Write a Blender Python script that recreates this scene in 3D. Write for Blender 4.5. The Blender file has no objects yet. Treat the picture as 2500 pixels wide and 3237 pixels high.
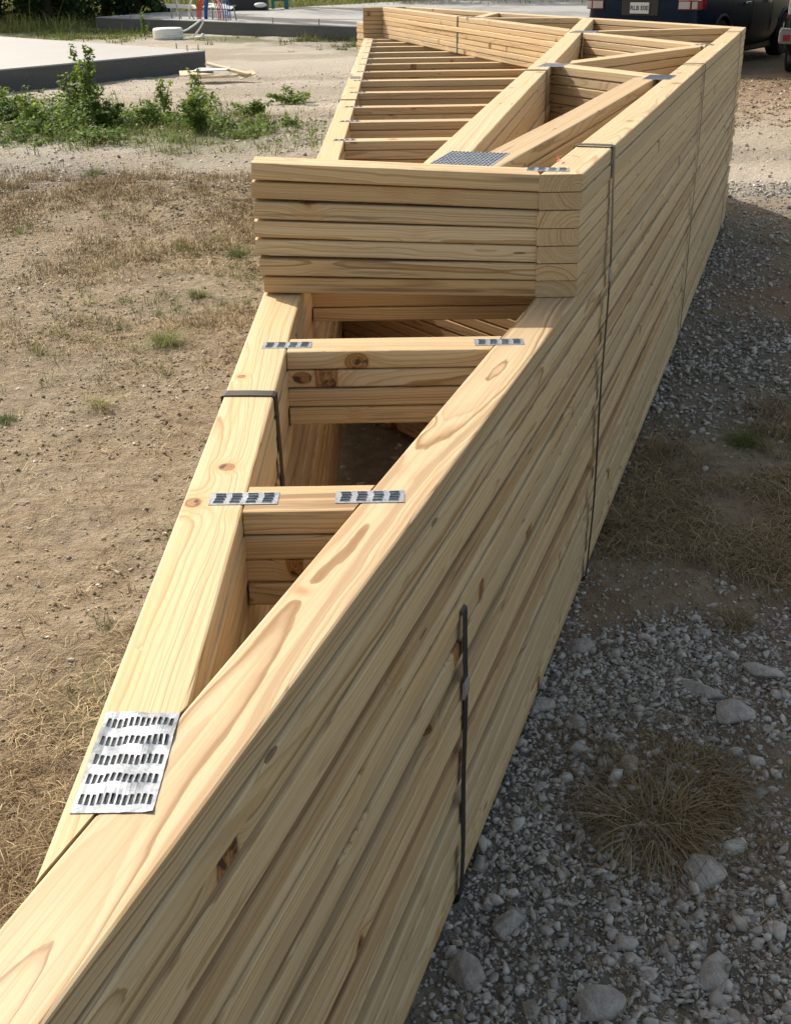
import bpy, bmesh, math, random
import numpy as np
from math import sin, cos, tan, pi, sqrt, radians, atan2, hypot
from mathutils import Vector, Matrix, noise, Euler

random.seed(7); RNG = np.random.default_rng(11)
SC = bpy.context.scene; COL = SC.collection

# ------------------------------------------------------------------ camera
CAM_H = 1.64; PITCH = 25.770; ROLL = 0.836
cam_d = bpy.data.cameras.new("camera"); cam = bpy.data.objects.new("camera", cam_d); COL.objects.link(cam)
cam_d.sensor_fit = 'HORIZONTAL'; cam_d.sensor_width = 36.0; cam_d.lens = 3630.6/2500*36.0
cam_d.clip_start = 0.02; cam_d.clip_end = 1500
cam.matrix_world = Matrix.Translation((0, 0, CAM_H)) @ Matrix.Rotation(radians(90-PITCH), 4, 'X') @ Matrix.Rotation(radians(-ROLL), 4, 'Z')
SC.camera = cam

# ------------------------------------------------------------------ light
SUN_TO = Vector((-0.775, 0.89, 1.0)).normalized()
world = bpy.data.worlds.new("World"); SC.world = world; world.use_nodes = True
wn = world.node_tree.nodes; wl = world.node_tree.links; wn.clear()
sky = wn.new('ShaderNodeTexSky'); sky.sky_type = 'NISHITA'; sky.sun_disc = False
sky.sun_elevation = math.asin(SUN_TO.z); sky.sun_rotation = atan2(SUN_TO.x, SUN_TO.y)
sky.air_density = 1.0; sky.dust_density = 2.5; sky.ozone_density = 1.0
bg = wn.new('ShaderNodeBackground'); bg.inputs[1].default_value = 0.15
wo = wn.new('ShaderNodeOutputWorld'); wbn = wn.new('ShaderNodeMix'); wbn.data_type = 'RGBA'; wbn.blend_type = 'MULTIPLY'; wbn.inputs[0].default_value = 1.0
wbn.inputs[7].default_value = (1.20, 1.0, .76, 1)   # camera white balance set for shade
wl.new(sky.outputs[0], wbn.inputs[6]); wl.new(wbn.outputs[2], bg.inputs[0]); wl.new(bg.outputs[0], wo.inputs[0])
sd = bpy.data.lights.new("sun", 'SUN'); sd.energy = 3.75; sd.angle = radians(0.53); sd.color = (1.0, 0.94, 0.84)
sun = bpy.data.objects.new("sun", sd); COL.objects.link(sun)
sun.rotation_euler = (-SUN_TO).to_track_quat('-Z', 'Y').to_euler(); sun.location = (-8, 10, 14)
SC.view_settings.view_transform = 'Standard'; SC.view_settings.look = 'None'
SC.view_settings.exposure = 0.64; SC.view_settings.gamma = 1.0
SC.cycles.max_bounces = 8; SC.cycles.diffuse_bounces = 5; SC.cycles.glossy_bounces = 3
SC.cycles.transmission_bounces = 3; SC.cycles.use_denoising = True

# ------------------------------------------------------------------ helpers
def tag(o, label=None, cat=None, group=None, kind=None):
    if label: o['label'] = label
    if cat: o['category'] = cat
    if group: o['group'] = group
    if kind: o['kind'] = kind
    return o

def link(o, parent=None):
    COL.objects.link(o)
    if parent is not None: o.parent = parent
    return o

def empty(name, loc, rz=0):
    o = bpy.data.objects.new(name, None); o.location = loc; o.rotation_euler = (0, 0, rz); o.empty_display_size = .1
    return link(o)

def mesh_obj(name, verts, faces, mat, parent=None, smooth=False):
    me = bpy.data.meshes.new(name); me.from_pydata([tuple(v) for v in verts], [], faces); me.update()
    if mat: me.materials.append(mat)
    if smooth: me.polygons.foreach_set('use_smooth', [True]*len(me.polygons))
    return link(bpy.data.objects.new(name, me), parent)

def bm_obj(name, bm, mat, parent=None, smooth=False):
    me = bpy.data.meshes.new(name); bm.to_mesh(me); bm.free()
    if mat: me.materials.append(mat)
    if smooth: me.polygons.foreach_set('use_smooth', [True]*len(me.polygons))
    return link(bpy.data.objects.new(name, me), parent)

def np_obj(name, V, F, mat, tone=None, parent=None, smooth=False):
    """V (n,3) F (m,k) arrays; tone per-vertex float -> attribute 'tone'"""
    me = bpy.data.meshes.new(name); V = np.ascontiguousarray(V, dtype=np.float32); F = np.ascontiguousarray(F, dtype=np.int32)
    k = F.shape[1]; me.vertices.add(len(V)); me.vertices.foreach_set('co', V.ravel())
    me.loops.add(F.size); me.loops.foreach_set('vertex_index', F.ravel())
    me.polygons.add(len(F)); me.polygons.foreach_set('loop_start', np.arange(0, F.size, k, dtype=np.int32))
    me.polygons.foreach_set('loop_total', np.full(len(F), k, dtype=np.int32))
    if smooth: me.polygons.foreach_set('use_smooth', np.ones(len(F), dtype=bool))
    me.update(calc_edges=True); me.validate()
    if tone is not None:
        a = me.attributes.new('tone', 'FLOAT', 'POINT'); a.data.foreach_set('value', np.ascontiguousarray(tone, dtype=np.float32))
    me.materials.append(mat)
    return link(bpy.data.objects.new(name, me), parent)

def box_bm(bm, x0, x1, y0, y1, z0, z1, bev=0):
    r = bmesh.ops.create_cube(bm, size=1.0)
    vs = r['verts']
    for v in vs:
        v.co = Vector(((x0+x1)/2+v.co.x*(x1-x0), (y0+y1)/2+v.co.y*(y1-y0), (z0+z1)/2+v.co.z*(z1-z0)))
    if bev:
        es = list({e for v in vs for e in v.link_edges})
        bmesh.ops.bevel(bm, geom=es, offset=bev, segments=2, affect='EDGES', profile=.5)

def tube_np(path, r, n=8, closed=False):
    """tube along a path -> verts, faces"""
    P = [Vector(p) for p in path]; V = []; F = []; m = len(P)
    up = Vector((0, 0, 1)); prev = None
    for i, p in enumerate(P):
        a = P[(i-1) % m] if (closed or i > 0) else p; b = P[(i+1) % m] if (closed or i < m-1) else p
        t = (b-a).normalized()
        s = t.cross(up)
        if s.length < 1e-3: s = t.cross(Vector((0, 1, 0)))
        if prev is not None:
            s = prev - t*prev.dot(t)
        s.normalize(); prev = s; u = s.cross(t)
        rr = r[i] if hasattr(r, '__len__') else r
        for k in range(n):
            an = 2*pi*k/n; V.append(p + s*cos(an)*rr + u*sin(an)*rr)
    M = m if closed else m-1
    for i in range(M):
        for k in range(n):
            F.append((i*n+k, i*n+(k+1) % n, ((i+1) % m)*n+(k+1) % n, ((i+1) % m)*n+k))
    if not closed:
        F.append(tuple(range(n))[::-1]); F.append(tuple((m-1)*n+k for k in range(n)))
    return V, F

def tube(name, path, r, mat, parent=None, n=8, closed=False):
    V, F = tube_np(path, r, n, closed); return mesh_obj(name, V, F, mat, parent, smooth=True)

# ------------------------------------------------------------------ node helper
class NT:
    def __init__(s, name):
        s.m = bpy.data.materials.new(name); s.m.use_nodes = True; s.t = s.m.node_tree; s.t.nodes.clear()
        s.out = s.t.nodes.new('ShaderNodeOutputMaterial'); s.p = s.t.nodes.new('ShaderNodeBsdfPrincipled')
        s.t.links.new(s.p.outputs[0], s.out.inputs[0])
    def n(s, typ, **kw):
        nd = s.t.nodes.new(typ)
        for k, v in kw.items(): setattr(nd, k, v)
        return nd
    def l(s, a, b): s.t.links.new(a, b)
    def put(s, inp, v):
        if isinstance(v, (int, float)): inp.default_value = v
        elif isinstance(v, (tuple, list)):
            inp.default_value = tuple(v) if len(v) == len(inp.default_value) else tuple(v)+(1.0,)
        else: s.l(v, inp)
    def M(s, op, a, b=None, c=None, clamp=False):
        nd = s.n('ShaderNodeMath', operation=op, use_clamp=clamp); s.put(nd.inputs[0], a)
        if b is not None: s.put(nd.inputs[1], b)
        if c is not None: s.put(nd.inputs[2], c)
        return nd.outputs[0]
    def V(s, op, a, b=None, scale=None):
        nd = s.n('ShaderNodeVectorMath', operation=op); s.put(nd.inputs[0], a)
        if b is not None: s.put(nd.inputs[1], b)
        if scale is not None: s.put(nd.inputs['Scale'], scale)
        return nd.outputs['Value'] if op in ('LENGTH', 'DOT_PRODUCT', 'DISTANCE') else nd.outputs[0]
    def xyz(s, x, y, z):
        nd = s.n('ShaderNodeCombineXYZ'); s.put(nd.inputs[0], x); s.put(nd.inputs[1], y); s.put(nd.inputs[2], z); return nd.outputs[0]
    def sep(s, v):
        nd = s.n('ShaderNodeSeparateXYZ'); s.l(v, nd.inputs[0]); return nd.outputs[0], nd.outputs[1], nd.outputs[2]
    def noise(s, v, scale, detail=3, rough=.5, dist=0, dims='3D', w=None, col=False):
        nd = s.n('ShaderNodeTexNoise', noise_dimensions=dims)
        if v is not None: s.l(v, nd.inputs['Vector'])
        if w is not None: s.put(nd.inputs['W'], w)
        s.put(nd.inputs['Scale'], scale); nd.inputs['Detail'].default_value = detail; nd.inputs['Roughness'].default_value = rough
        nd.inputs['Distortion'].default_value = dist
        return nd.outputs['Color'] if col else nd.outputs[0]
    def ramp(s, f, stops, interp='LINEAR'):
        nd = s.n('ShaderNodeValToRGB'); cr = nd.color_ramp; cr.interpolation = interp
        while len(cr.elements) > 1: cr.elements.remove(cr.elements[-1])
        for i, (p, c) in enumerate(stops):
            e = cr.elements[0] if i == 0 else cr.elements.new(p)
            e.position = p; e.color = tuple(c)+(1,) if len(c) == 3 else c
        s.put(nd.inputs[0], f); return nd.outputs[0]
    def mix(s, f, a, b, blend='MIX'):
        nd = s.n('ShaderNodeMix', data_type='RGBA', blend_type=blend); s.put(nd.inputs[0], f)
        s.put(nd.inputs[6], a); s.put(nd.inputs[7], b); return nd.outputs[2]
    def mapr(s, v, a, b, c=0, d=1, smooth=False):
        nd = s.n('ShaderNodeMapRange', interpolation_type='SMOOTHSTEP' if smooth else 'LINEAR')
        s.put(nd.inputs[0], v); s.put(nd.inputs[1], a); s.put(nd.inputs[2], b); s.put(nd.inputs[3], c); s.put(nd.inputs[4], d); return nd.outputs[0]
    def bump(s, h, strength, dist):
        nd = s.n('ShaderNodeBump'); nd.inputs['Strength'].default_value = strength; nd.inputs['Distance'].default_value = dist
        s.l(h, nd.inputs['Height']); s.l(nd.outputs[0], s.p.inputs['Normal']); return nd
    def set(s, base=None, rough=None, metal=None, **kw):
        if base is not None: s.put(s.p.inputs['Base Color'], base)
        if rough is not None: s.put(s.p.inputs['Roughness'], rough)
        if metal is not None: s.put(s.p.inputs['Metallic'], metal)
        for k, v in kw.items(): s.put(s.p.inputs[k], v)
        return s.m

def simple(name, col, rough=.6, metal=0, nscale=0, namp=.2, **kw):
    t = NT(name)
    c = col
    if nscale:
        tc = t.n('ShaderNodeTexCoord').outputs['Object']
        f = t.noise(tc, nscale, 4, .6)
        c = t.mix(t.mapr(f, .3, .7), tuple(max(0, x*(1-namp)) for x in col), tuple(min(1, x*(1+namp)) for x in col))
    return t.set(c, rough, metal, **kw)

# ------------------------------------------------------------------ materials
def wood_mat(extra=()):
    t = NT('pine_lumber')
    oc = t.n('ShaderNodeTexCoord').outputs['Object']; oi = t.n('ShaderNodeObjectInfo')
    rnd = oi.outputs['Random']
    fr = lambda k: t.M('FRACT', t.M('MULTIPLY', rnd, k))
    r1, r2, r3, r4, r5 = fr(17.31), fr(91.73), fr(237.1), fr(511.7), fr(1031.9)
    x, y, z = t.sep(oc)
    seed = t.M('MULTIPLY', rnd, 137.0)
    xs = t.M('ADD', x, seed)
    # wandering pith
    wy = t.noise(t.xyz(xs, 3.1, 0.0), .55, 1, .5); wz = t.noise(t.xyz(xs, 0.0, 9.7), .65, 1, .5)
    cy = t.M('ADD', t.M('MULTIPLY', t.M('SUBTRACT', r1, .5), .13), t.M('MULTIPLY', t.M('SUBTRACT', wy, .5), .09))
    cz = t.M('ADD', t.M('MULTIPLY', t.M('SUBTRACT', r2, .62), .11), t.M('MULTIPLY', t.M('SUBTRACT', wz, .5), .07))
    # knots: voronoi cells in stretched space, measured in metres
    kp = t.xyz(t.M('MULTIPLY', xs, 2.1), t.M('MULTIPLY', t.M('ADD', y, t.M('MULTIPLY', r3, 3.0)), 9.0), t.M('MULTIPLY', t.M('ADD', z, r4), 6.0))
    vo = t.n('ShaderNodeTexVoronoi', feature='F1'); vo.inputs['Scale'].default_value = 1.0; vo.inputs['Randomness'].default_value = 1.0
    t.l(kp, vo.inputs['Vector'])
    dv = t.V('SUBTRACT', kp, vo.outputs['Position'])
    dx, dy, dz = t.sep(dv)
    dm = t.V('LENGTH', t.xyz(t.M('DIVIDE', dx, 2.1*1.35), t.M('DIVIDE', dy, 9.0), t.M('MULTIPLY', t.M('DIVIDE', dz, 6.0), .30)))
    kr, kg, kb = t.sep(vo.outputs['Color'])
    ksize = t.M('MULTIPLY', t.M('MAXIMUM', t.M('SUBTRACT', kr, .32), 0.0), .028)   # radius, most cells none
    kn = t.noise(oc, 60, 2)
    dmn = t.M('ADD', dm, t.M('MULTIPLY', t.M('SUBTRACT', kn, .5), .006))
    rel = t.M('DIVIDE', dmn, t.M('ADD', ksize, .0005))
    for (ex, ey, ez, er, st_) in extra:   # knots that one can pick out in the photo
        de = t.V('LENGTH', t.V('MULTIPLY', t.V('SUBTRACT', oc, (ex, ey, ez)), (1/st_, 1.0, 1.0)))
        re_ = t.M('DIVIDE', t.M('ADD', de, t.M('MULTIPLY', t.M('SUBTRACT', kn, .5), .006)), er)
        nearer = t.M('LESS_THAN', re_, rel); ksize = t.M('ADD', t.M('MULTIPLY', ksize, t.M('SUBTRACT', 1.0, nearer)), t.M('MULTIPLY', nearer, er)); rel = t.M('MINIMUM', rel, re_)
    kmask = t.mapr(rel, .85, 1.15, 1, 0, True)
    kbump = t.M('MULTIPLY', t.M('POWER', 2.718, t.M('MULTIPLY', t.M('MULTIPLY', rel, rel), -.35)), t.M('MULTIPLY', ksize, 1.1))
    # ring field
    yy = t.M('SUBTRACT', y, cy); zz = t.M('SUBTRACT', z, cz)
    R = t.M('SQRT', t.M('ADD', t.M('MULTIPLY', yy, yy), t.M('MULTIPLY', zz, zz)))
    wob = t.noise(t.xyz(t.M('MULTIPLY', xs, 2.6), t.M('MULTIPLY', y, 14), t.M('MULTIPLY', z, 14)), 1.0, 2, .55)
    wob2 = t.noise(t.xyz(t.M('MULTIPLY', xs, 14), t.M('MULTIPLY', y, 60), t.M('MULTIPLY', z, 60)), 1.0, 2, .6)
    R = t.M('ADD', R, t.M('MULTIPLY', t.M('SUBTRACT', wob, .5), .016))
    R = t.M('ADD', R, t.M('MULTIPLY', t.M('SUBTRACT', wob2, .5), .0018))
    R = t.M('ADD', R, kbump)
    sp = t.M('ADD', .0028, t.M('MULTIPLY', r4, .0036))
    ph = t.M('ADD', t.M('DIVIDE', R, sp), t.M('MULTIPLY', t.noise(None, 1.0, 1, dims='1D', w=t.M('ADD', t.M('MULTIPLY', R, 95), seed)), 2.2))
    f = t.M('FRACT', ph)
    late = t.ramp(f, [(0, (0, 0, 0)), (.45, (.03, .03, .03)), (.74, (.45, .45, .45)), (.86, (1, 1, 1)), (.96, (.8, .8, .8)), (1.0, (0, 0, 0))])
    ringamp = t.noise(None, 1.0, 0, dims='1D', w=t.M('ADD', t.M('FLOOR', ph), seed))
    late = t.M('MULTIPLY', late, t.mapr(ringamp, .25, .75, .35, 1.0))
    fib = t.noise(t.xyz(t.M('MULTIPLY', xs, 9), t.M('MULTIPLY', y, 700), t.M('MULTIPLY', z, 700)), 1.0, 2, .6)
    fib2 = t.noise(t.xyz(t.M('MULTIPLY', xs, 1.6), t.M('MULTIPLY', y, 210), t.M('MULTIPLY', z, 210)), 1.0, 3, .65)
    early = t.mix(r5, (.66, .53, .345), (.58, .455, .285)); latec = t.mix(r3, (.27, .155, .06), (.36, .22, .095))
    col = t.mix(late, early, latec)
    col = t.mix(t.mapr(fib2, .46, .70, 0, .52, True), col, (.43, .285, .135))
    col = t.mix(t.mapr(fib, .55, .8, 0, .22), col, (.45, .30, .14))
    # darker heartwood / sap streaks with a shape of their own
    hw = t.noise(t.xyz(t.M('MULTIPLY', xs, 1.1), t.M('MULTIPLY', y, 22), t.M('MULTIPLY', z, 22)), 1.0, 2, .4)
    col = t.mix(t.mapr(hw, .60, .66, 0, .26, True), col, (.60, .40, .18))
    st = t.noise(t.xyz(t.M('MULTIPLY', xs, 1.5), t.M('MULTIPLY', y, 34), t.M('MULTIPLY', t.M('ADD', z, 3), 34)), 1.0, 4, .62)
    stn = t.M('SUBTRACT', 1.0, oi.outputs['Alpha'])
    stc = t.M('ADD', st, t.M('MULTIPLY', stn, .26))
    col = t.mix(t.M('MULTIPLY', t.mapr(stc, .68, .80, 0, .45, True), t.M('ADD', 1.0, stn)), col, (.17, .105, .055))
    # knots
    krings = t.M('FRACT', t.M('MULTIPLY', rel, 3.2))
    kcol = t.mix(t.mapr(krings, .4, 1), (.36, .19, .075), (.17, .085, .035))
    kcol = t.mix(t.mapr(kn, .52, .62), kcol, (.07, .035, .018))
    halo = t.mapr(rel, 1.0, 2.4, .45, 0)
    halo = t.M('MULTIPLY', halo, t.M('GREATER_THAN', ksize, .001))
    col = t.mix(halo, col, (.50, .30, .12))
    col = t.mix(t.M('MULTIPLY', kmask, t.M('GREATER_THAN', ksize, .001)), col, kcol)
    # small pitch specks
    sv = t.n('ShaderNodeTexVoronoi', feature='F1'); sv.inputs['Scale'].default_value = 1.0
    t.l(t.xyz(t.M('MULTIPLY', xs, 7), t.M('MULTIPLY', y, 40), t.M('MULTIPLY', z, 40)), sv.inputs['Vector'])
    sr, sg, sb = t.sep(sv.outputs['Color'])
    spk = t.M('MULTIPLY', t.M('LESS_THAN', sv.outputs['Distance'], .13), t.M('GREATER_THAN', sr, .90))
    col = t.mix(t.M('MULTIPLY', spk, .8), col, (.13, .07, .035))
    # end grain is duller
    nrm = t.n('ShaderNodeNewGeometry').outputs['Normal']
    vt = t.n('ShaderNodeVectorTransform', vector_type='NORMAL', convert_from='WORLD', convert_to='OBJECT'); t.l(nrm, vt.inputs[0])
    nx, _, _ = t.sep(vt.outputs[0])
    endm = t.mapr(t.M('ABSOLUTE', nx), .6, .8)
    col = t.mix(t.M('MULTIPLY', endm, .55), col, (.56, .39, .215), 'MULTIPLY') if False else t.mix(t.M('MULTIPLY', endm, .35), col, (.50, .345, .185))
    lt2 = t.M('MULTIPLY', t.M('MULTIPLY', late, endm), .45); col = t.mix(lt2, col, (.25, .13, .06))
    col = t.mix(1.0, col, oi.outputs['Color'], 'MULTIPLY')
    t.set(col, t.mapr(late, 0, 1, .62, .48), 0)
    t.p.inputs['Specular IOR Level'].default_value = .32
    h = t.M('ADD', t.M('MULTIPLY', late, .35), t.M('ADD', t.M('MULTIPLY', fib, .5), t.M('MULTIPLY', kmask, -.6)))
    t.bump(h, .35, .0008)
    return t.m

def galv_mat():
    t = NT('galvanised_steel'); oc = t.n('ShaderNodeTexCoord').outputs['Object']
    vo = t.n('ShaderNodeTexVoronoi', feature='F1'); vo.inputs['Scale'].default_value = 260; t.l(oc, vo.inputs['Vector'])
    c = t.mix(t.sep(vo.outputs['Color'])[0], (.20, .23, .265), (.31, .345, .385))
    n = t.noise(oc, 35, 3); n2 = t.noise(oc, 18, 2)
    t.set(c, t.mapr(n, .3, .7, .40, .62), .42)
    t.bump(t.M('ADD', n, t.M('MULTIPLY', n2, 2.0)), .55, .003)
    return t.m

def strap_mat():
    t = NT('dark_strap'); oc = t.n('ShaderNodeTexCoord').outputs['Object']
    n = t.noise(oc, 30, 3)
    return t.set(t.mix(n, (.006, .009, .008), (.016, .021, .019)), .38, 0)

def tone_mat(name, stops, rough=.9, transl=0, nscale=0, bumpd=0, spec=.3):
    t = NT(name)
    a = t.n('ShaderNodeAttribute', attribute_name='tone', attribute_type='GEOMETRY').outputs['Fac']
    c = t.ramp(a, stops)
    if nscale:
        oc = t.n('ShaderNodeTexCoord').outputs['Object']; f = t.noise(oc, nscale, 5, .65)
        c = t.mix(1.0, c, t.ramp(f, [(.3, (.68, .68, .68)), (.7, (1.22, 1.2, 1.18))]), 'MULTIPLY')
        if bumpd: t.bump(f, .9, bumpd)
    t.set(c, rough, 0); t.p.inputs['Specular IOR Level'].default_value = spec
    if transl:
        tr = t.n('ShaderNodeBsdfTranslucent'); t.l(c, tr.inputs[0]); ms = t.n('ShaderNodeMixShader'); ms.inputs[0].default_value = transl
        t.l(t.p.outputs[0], ms.inputs[1]); t.l(tr.outputs[0], ms.inputs[2]); t.l(ms.outputs[0], t.out.inputs[0])
    return t.m

def ground_mat():
    t = NT('dirt_ground'); oc = t.n('ShaderNodeTexCoord').outputs['Object']
    at = lambda k: t.n('ShaderNodeAttribute', attribute_name=k, attribute_type='GEOMETRY').outputs['Fac']
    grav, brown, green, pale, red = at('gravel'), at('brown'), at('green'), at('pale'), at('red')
    n1 = t.noise(oc, 2.2, 5, .6); n2 = t.noise(oc, 17, 5, .65); n3 = t.noise(oc, 110, 4, .7); n4 = t.noise(oc, .35, 3, .5)
    base = t.ramp(n2, [(.25, (.185, .153, .108)), (.5, (.305, .258, .185)), (.72, (.44, .38, .285))])
    base = t.mix(t.mapr(n1, .35, .7, 0, .45), base, (.31, .23, .145))
    # grit: voronoi pebbles
    v1 = t.n('ShaderNodeTexVoronoi', feature='F1'); v1.inputs['Scale'].default_value = 62; t.l(oc, v1.inputs['Vector'])
    v2 = t.n('ShaderNodeTexVoronoi', feature='F1'); v2.inputs['Scale'].default_value = 24; t.l(t.V('ADD', oc, t.V('SCALE', t.noise(oc, 9, 2, col=True), scale=.03)), v2.inputs['Vector'])
    g1 = t.mapr(v1.outputs['Distance'], .15, .55, 1, .5); g2 = t.mapr(v2.outputs['Distance'], .2, .6, 1, .55)
    gc = t.mix(t.sep(v1.outputs['Color'])[0], (.21, .195, .17), (.38, .36, .325))
    gc = t.mix(.5, gc, t.mix(t.sep(v2.outputs['Color'])[1], (.18, .168, .148), (.36, .34, .305)))
    gc = t.mix(1.0, gc, t.xyz(t.M('MAXIMUM', g1, g2), t.M('MAXIMUM', g1, g2), t.M('MAXIMUM', g1, g2)), 'MULTIPLY')
    gm = t.M('MULTIPLY', grav, t.mapr(n2, .3, .55, .55, 1), clamp=True)
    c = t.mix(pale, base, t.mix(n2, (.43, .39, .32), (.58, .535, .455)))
    c = t.mix(gm, c, gc)
    c = t.mix(t.M('MULTIPLY', t.M('MULTIPLY', gm, pale), .75), c, (.52, .49, .44))
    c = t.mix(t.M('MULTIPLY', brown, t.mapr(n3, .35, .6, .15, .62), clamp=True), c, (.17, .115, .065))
    c = t.mix(t.M('MULTIPLY', green, t.mapr(n2, .3, .6, .55, 1), clamp=True), c, t.mix(n3, (.05, .08, .022), (.13, .17, .045)))
    c = t.mix(t.M('MULTIPLY', red, .7), c, (.29, .15, .085))
    c = t.mix(t.mapr(n4, .4, .6, 0, .18), c, (.25, .19, .13))
    t.set(c, .95, 0); t.p.inputs['Specular IOR Level'].default_value = .15
    h = t.M('ADD', t.M('MULTIPLY', n2, .9), t.M('ADD', t.M('MULTIPLY', n3, .34), t.M('MULTIPLY', t.M('MAXIMUM', g1, g2), t.M('MULTIPLY', gm, .8))))
    t.bump(h, 1.0, .045)
    return t.m

WOOD = wood_mat(); GALV = galv_mat(); STRAP = strap_mat()

# ================================================================== STACK OF TRUSSES (measured plan, metres)
T = 0.0386; TH = 0.0364; Z1 = CAM_H-0.4226      # top of the uppermost truss
XR, YN, MS, YA = .4128, 2.5295, .34682, 7.849    # outer edge of the near top chord, roof pitch, apex
W = .0885; KX = sqrt(1+MS*MS); WX = W*KX
XL = lambda y: -.31195+.00625*y
chord_in = lambda y: XR-WX+MS*(y-YN)
far_in = lambda y: chord_in(YA)-MS*(y-YA)
ORD = 'topmost second third fourth fifth sixth seventh eighth ninth tenth eleventh twelfth thirteenth fourteenth fifteenth sixteenth seventeenth eighteenth nineteenth twentieth twenty-first twenty-second twenty-third twenty-fourth twenty-fifth twenty-sixth twenty-seventh twenty-eighth twenty-ninth thirtieth bottom'.split()

def board(name, P, Q, w, ztop, parent, cutA=None, cutB=None, th=TH, liftA=0, liftB=0, bow=.0012, tint=(1, 1, 1), side=0.0, stain=0.0, knots=()):
    """a length of lumber between P and Q (plan), eased edges, ends cut along the plan directions cutA / cutB"""
    P = Vector((P[0], P[1])); Q = Vector((Q[0], Q[1])); d = Q-P; L = d.length; u = d/L; n = Vector((-u.y, u.x))
    if side: P = P+n*side; Q = Q+n*side
    if cutA is None: cutA = n
    if cutB is None: cutB = n
    def sk(k, c):
        c = Vector(c); den = u.x*c.y-u.y*c.x; return -k*(n.x*c.y-n.y*c.x)/den
    r = .0042; h = th/2; hw = w/2
    sec = []
    for (sy, sz) in ((1, 1), (-1, 1), (-1, -1), (1, -1)):
        a0 = {(1, 1): 0, (-1, 1): 90, (-1, -1): 180, (1, -1): 270}[(sy, sz)]
        for a in (0, 45, 90):
            an = radians(a0+a); sec.append(((hw-r)*sy+r*cos(an), (h-r)*sz+r*sin(an)))
    ns = max(2, int(L/.22)); m = len(sec); V = []; F = []
    ph1, ph2, ph3 = random.uniform(0, 6.3), random.uniform(0, 6.3), random.uniform(0, 6.3)
    for i in range(ns+1):
        t = i/ns
        env = sin(pi*t)
        by = bow*env*(sin(3.1*t+ph1)+.6*sin(9*t+ph2)); bz = .35*bow*env*sin(7*t+ph3)
        for (yy, zz) in sec:
            a = sk(yy, cutA); b = L+sk(yy, cutB)
            V.append((a+(b-a)*t-L/2, yy+by, zz+bz))
    for i in range(ns):
        for k in range(m):
            F.append((i*m+k, i*m+(k+1) % m, (i+1)*m+(k+1) % m, (i+1)*m+k)[::-1])
    F.append(tuple(range(m))); F.append(tuple(ns*m+k for k in range(m))[::-1])
    o = mesh_obj(name, V, F, WOOD, parent)
    bm = bmesh.new(); bm.from_mesh(o.data); bmesh.ops.recalc_face_normals(bm, faces=bm.faces); bm.to_mesh(o.data); bm.free()
    A = Vector((P.x, P.y, ztop-th/2+liftA)); B = Vector((Q.x, Q.y, ztop-th/2+liftB))
    X = (B-A).normalized(); Y = Vector((-u.y, u.x, 0)); Zv = X.cross(Y)
    M = Matrix((X, Y, Zv)).transposed().to_4x4(); M.translation = (A+B)/2-Vector(parent.location)
    if knots:
        Mi = (Matrix.Translation(Vector(parent.location)) @ M).inverted(); o.data.materials[0] = wood_mat([(*(Mi@Vector(q[:3])), q[3], q[4]) for q in knots])
    o.matrix_basis = M; o.color = (tint[0], tint[1], tint[2], 1-stain)
    return o

def plate(center, ang, w, l, nc, nr, ztop, parent, sw=.0030, sl=.0125, warp=.0, edge=.003):
    """punched connector plate: w across (local x), l along (local y), nc x nr slots with raised lips"""
    xs = [-w/2]; ys = [-l/2]
    px = (w-2*edge)/nc; py = (l-2*edge)/nr
    kx = []; ky = []
    for i in range(nc):
        c = -w/2+edge+(i+.5)*px; xs += [c-sw*.95, c-sw/2, c+sw/2, c+sw*.95]; kx += [1, 2, 3, 4]
    for j in range(nr):
        c = -l/2+edge+(j+.5)*py; ys += [c-sl*.58, c-sl/2, c+sl/2, c+sl*.58]
    xs.append(w/2); ys.append(l/2)
    V = []; F = []; NX = len(xs); NY = len(ys)
    for j, yv in enumerate(ys):
        for i, xv in enumerate(xs):
            ci = (i-1)//4; ri = (i-1) % 4; rj = (j-1) % 4
            inx = 0 < i < NX-1; iny = 0 < j < NY-1
            z = 0
            if inx and iny and ri in (1, 2) and rj in (1, 2): z = .0015
            yo = (abs((ci % 5)-2)-1)*.0011*(1 if iny and inx else 0)
            w1 = warp*(noise.noise(Vector((xv*45+center[0]*9, yv*38, 1.7)))+.25)
            if warp: w1 = max(w1, 0)
            V.append((xv, yv+yo, z+w1))
    th = -.0007; n0 = len(V)
    V += [(a, b, c+th) for (a, b, c) in V]
    hole = set()
    for j in range(NY-1):
        for i in range(NX-1):
            if i >= 1 and j >= 1 and (i-1) % 4 == 1 and (j-1) % 4 == 1 and i < NX-2 and j < NY-2: hole.add((i, j))
    for j in range(NY-1):
        for i in range(NX-1):
            if (i, j) in hole: continue
            a, b, c, d = j*NX+i, j*NX+i+1, (j+1)*NX+i+1, (j+1)*NX+i
            F.append((a, b, c, d)); F.append((a+n0, d+n0, c+n0, b+n0))
    def wall(a, b): F.append((a, b, b+n0, a+n0))
    for (i, j) in hole:
        a, b, c, d = j*NX+i, j*NX+i+1, (j+1)*NX+i+1, (j+1)*NX+i
        wall(a, b); wall(b, c); wall(c, d); wall(d, a)
    for i in range(NX-1): wall(i+1, i); wall((NY-1)*NX+i, (NY-1)*NX+i+1)
    for j in range(NY-1): wall(j*NX, (j+1)*NX); wall((j+1)*NX+NX-1, j*NX+NX-1)
    o = mesh_obj('connector_plate', V, F, GALV, parent)
    o.location = Vector((center[0], center[1], ztop+.0010))-Vector(parent.location); o.rotation_euler = (0, 0, ang)
    return o

def ang_of(dx, dy): return atan2(dy, dx)

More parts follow.
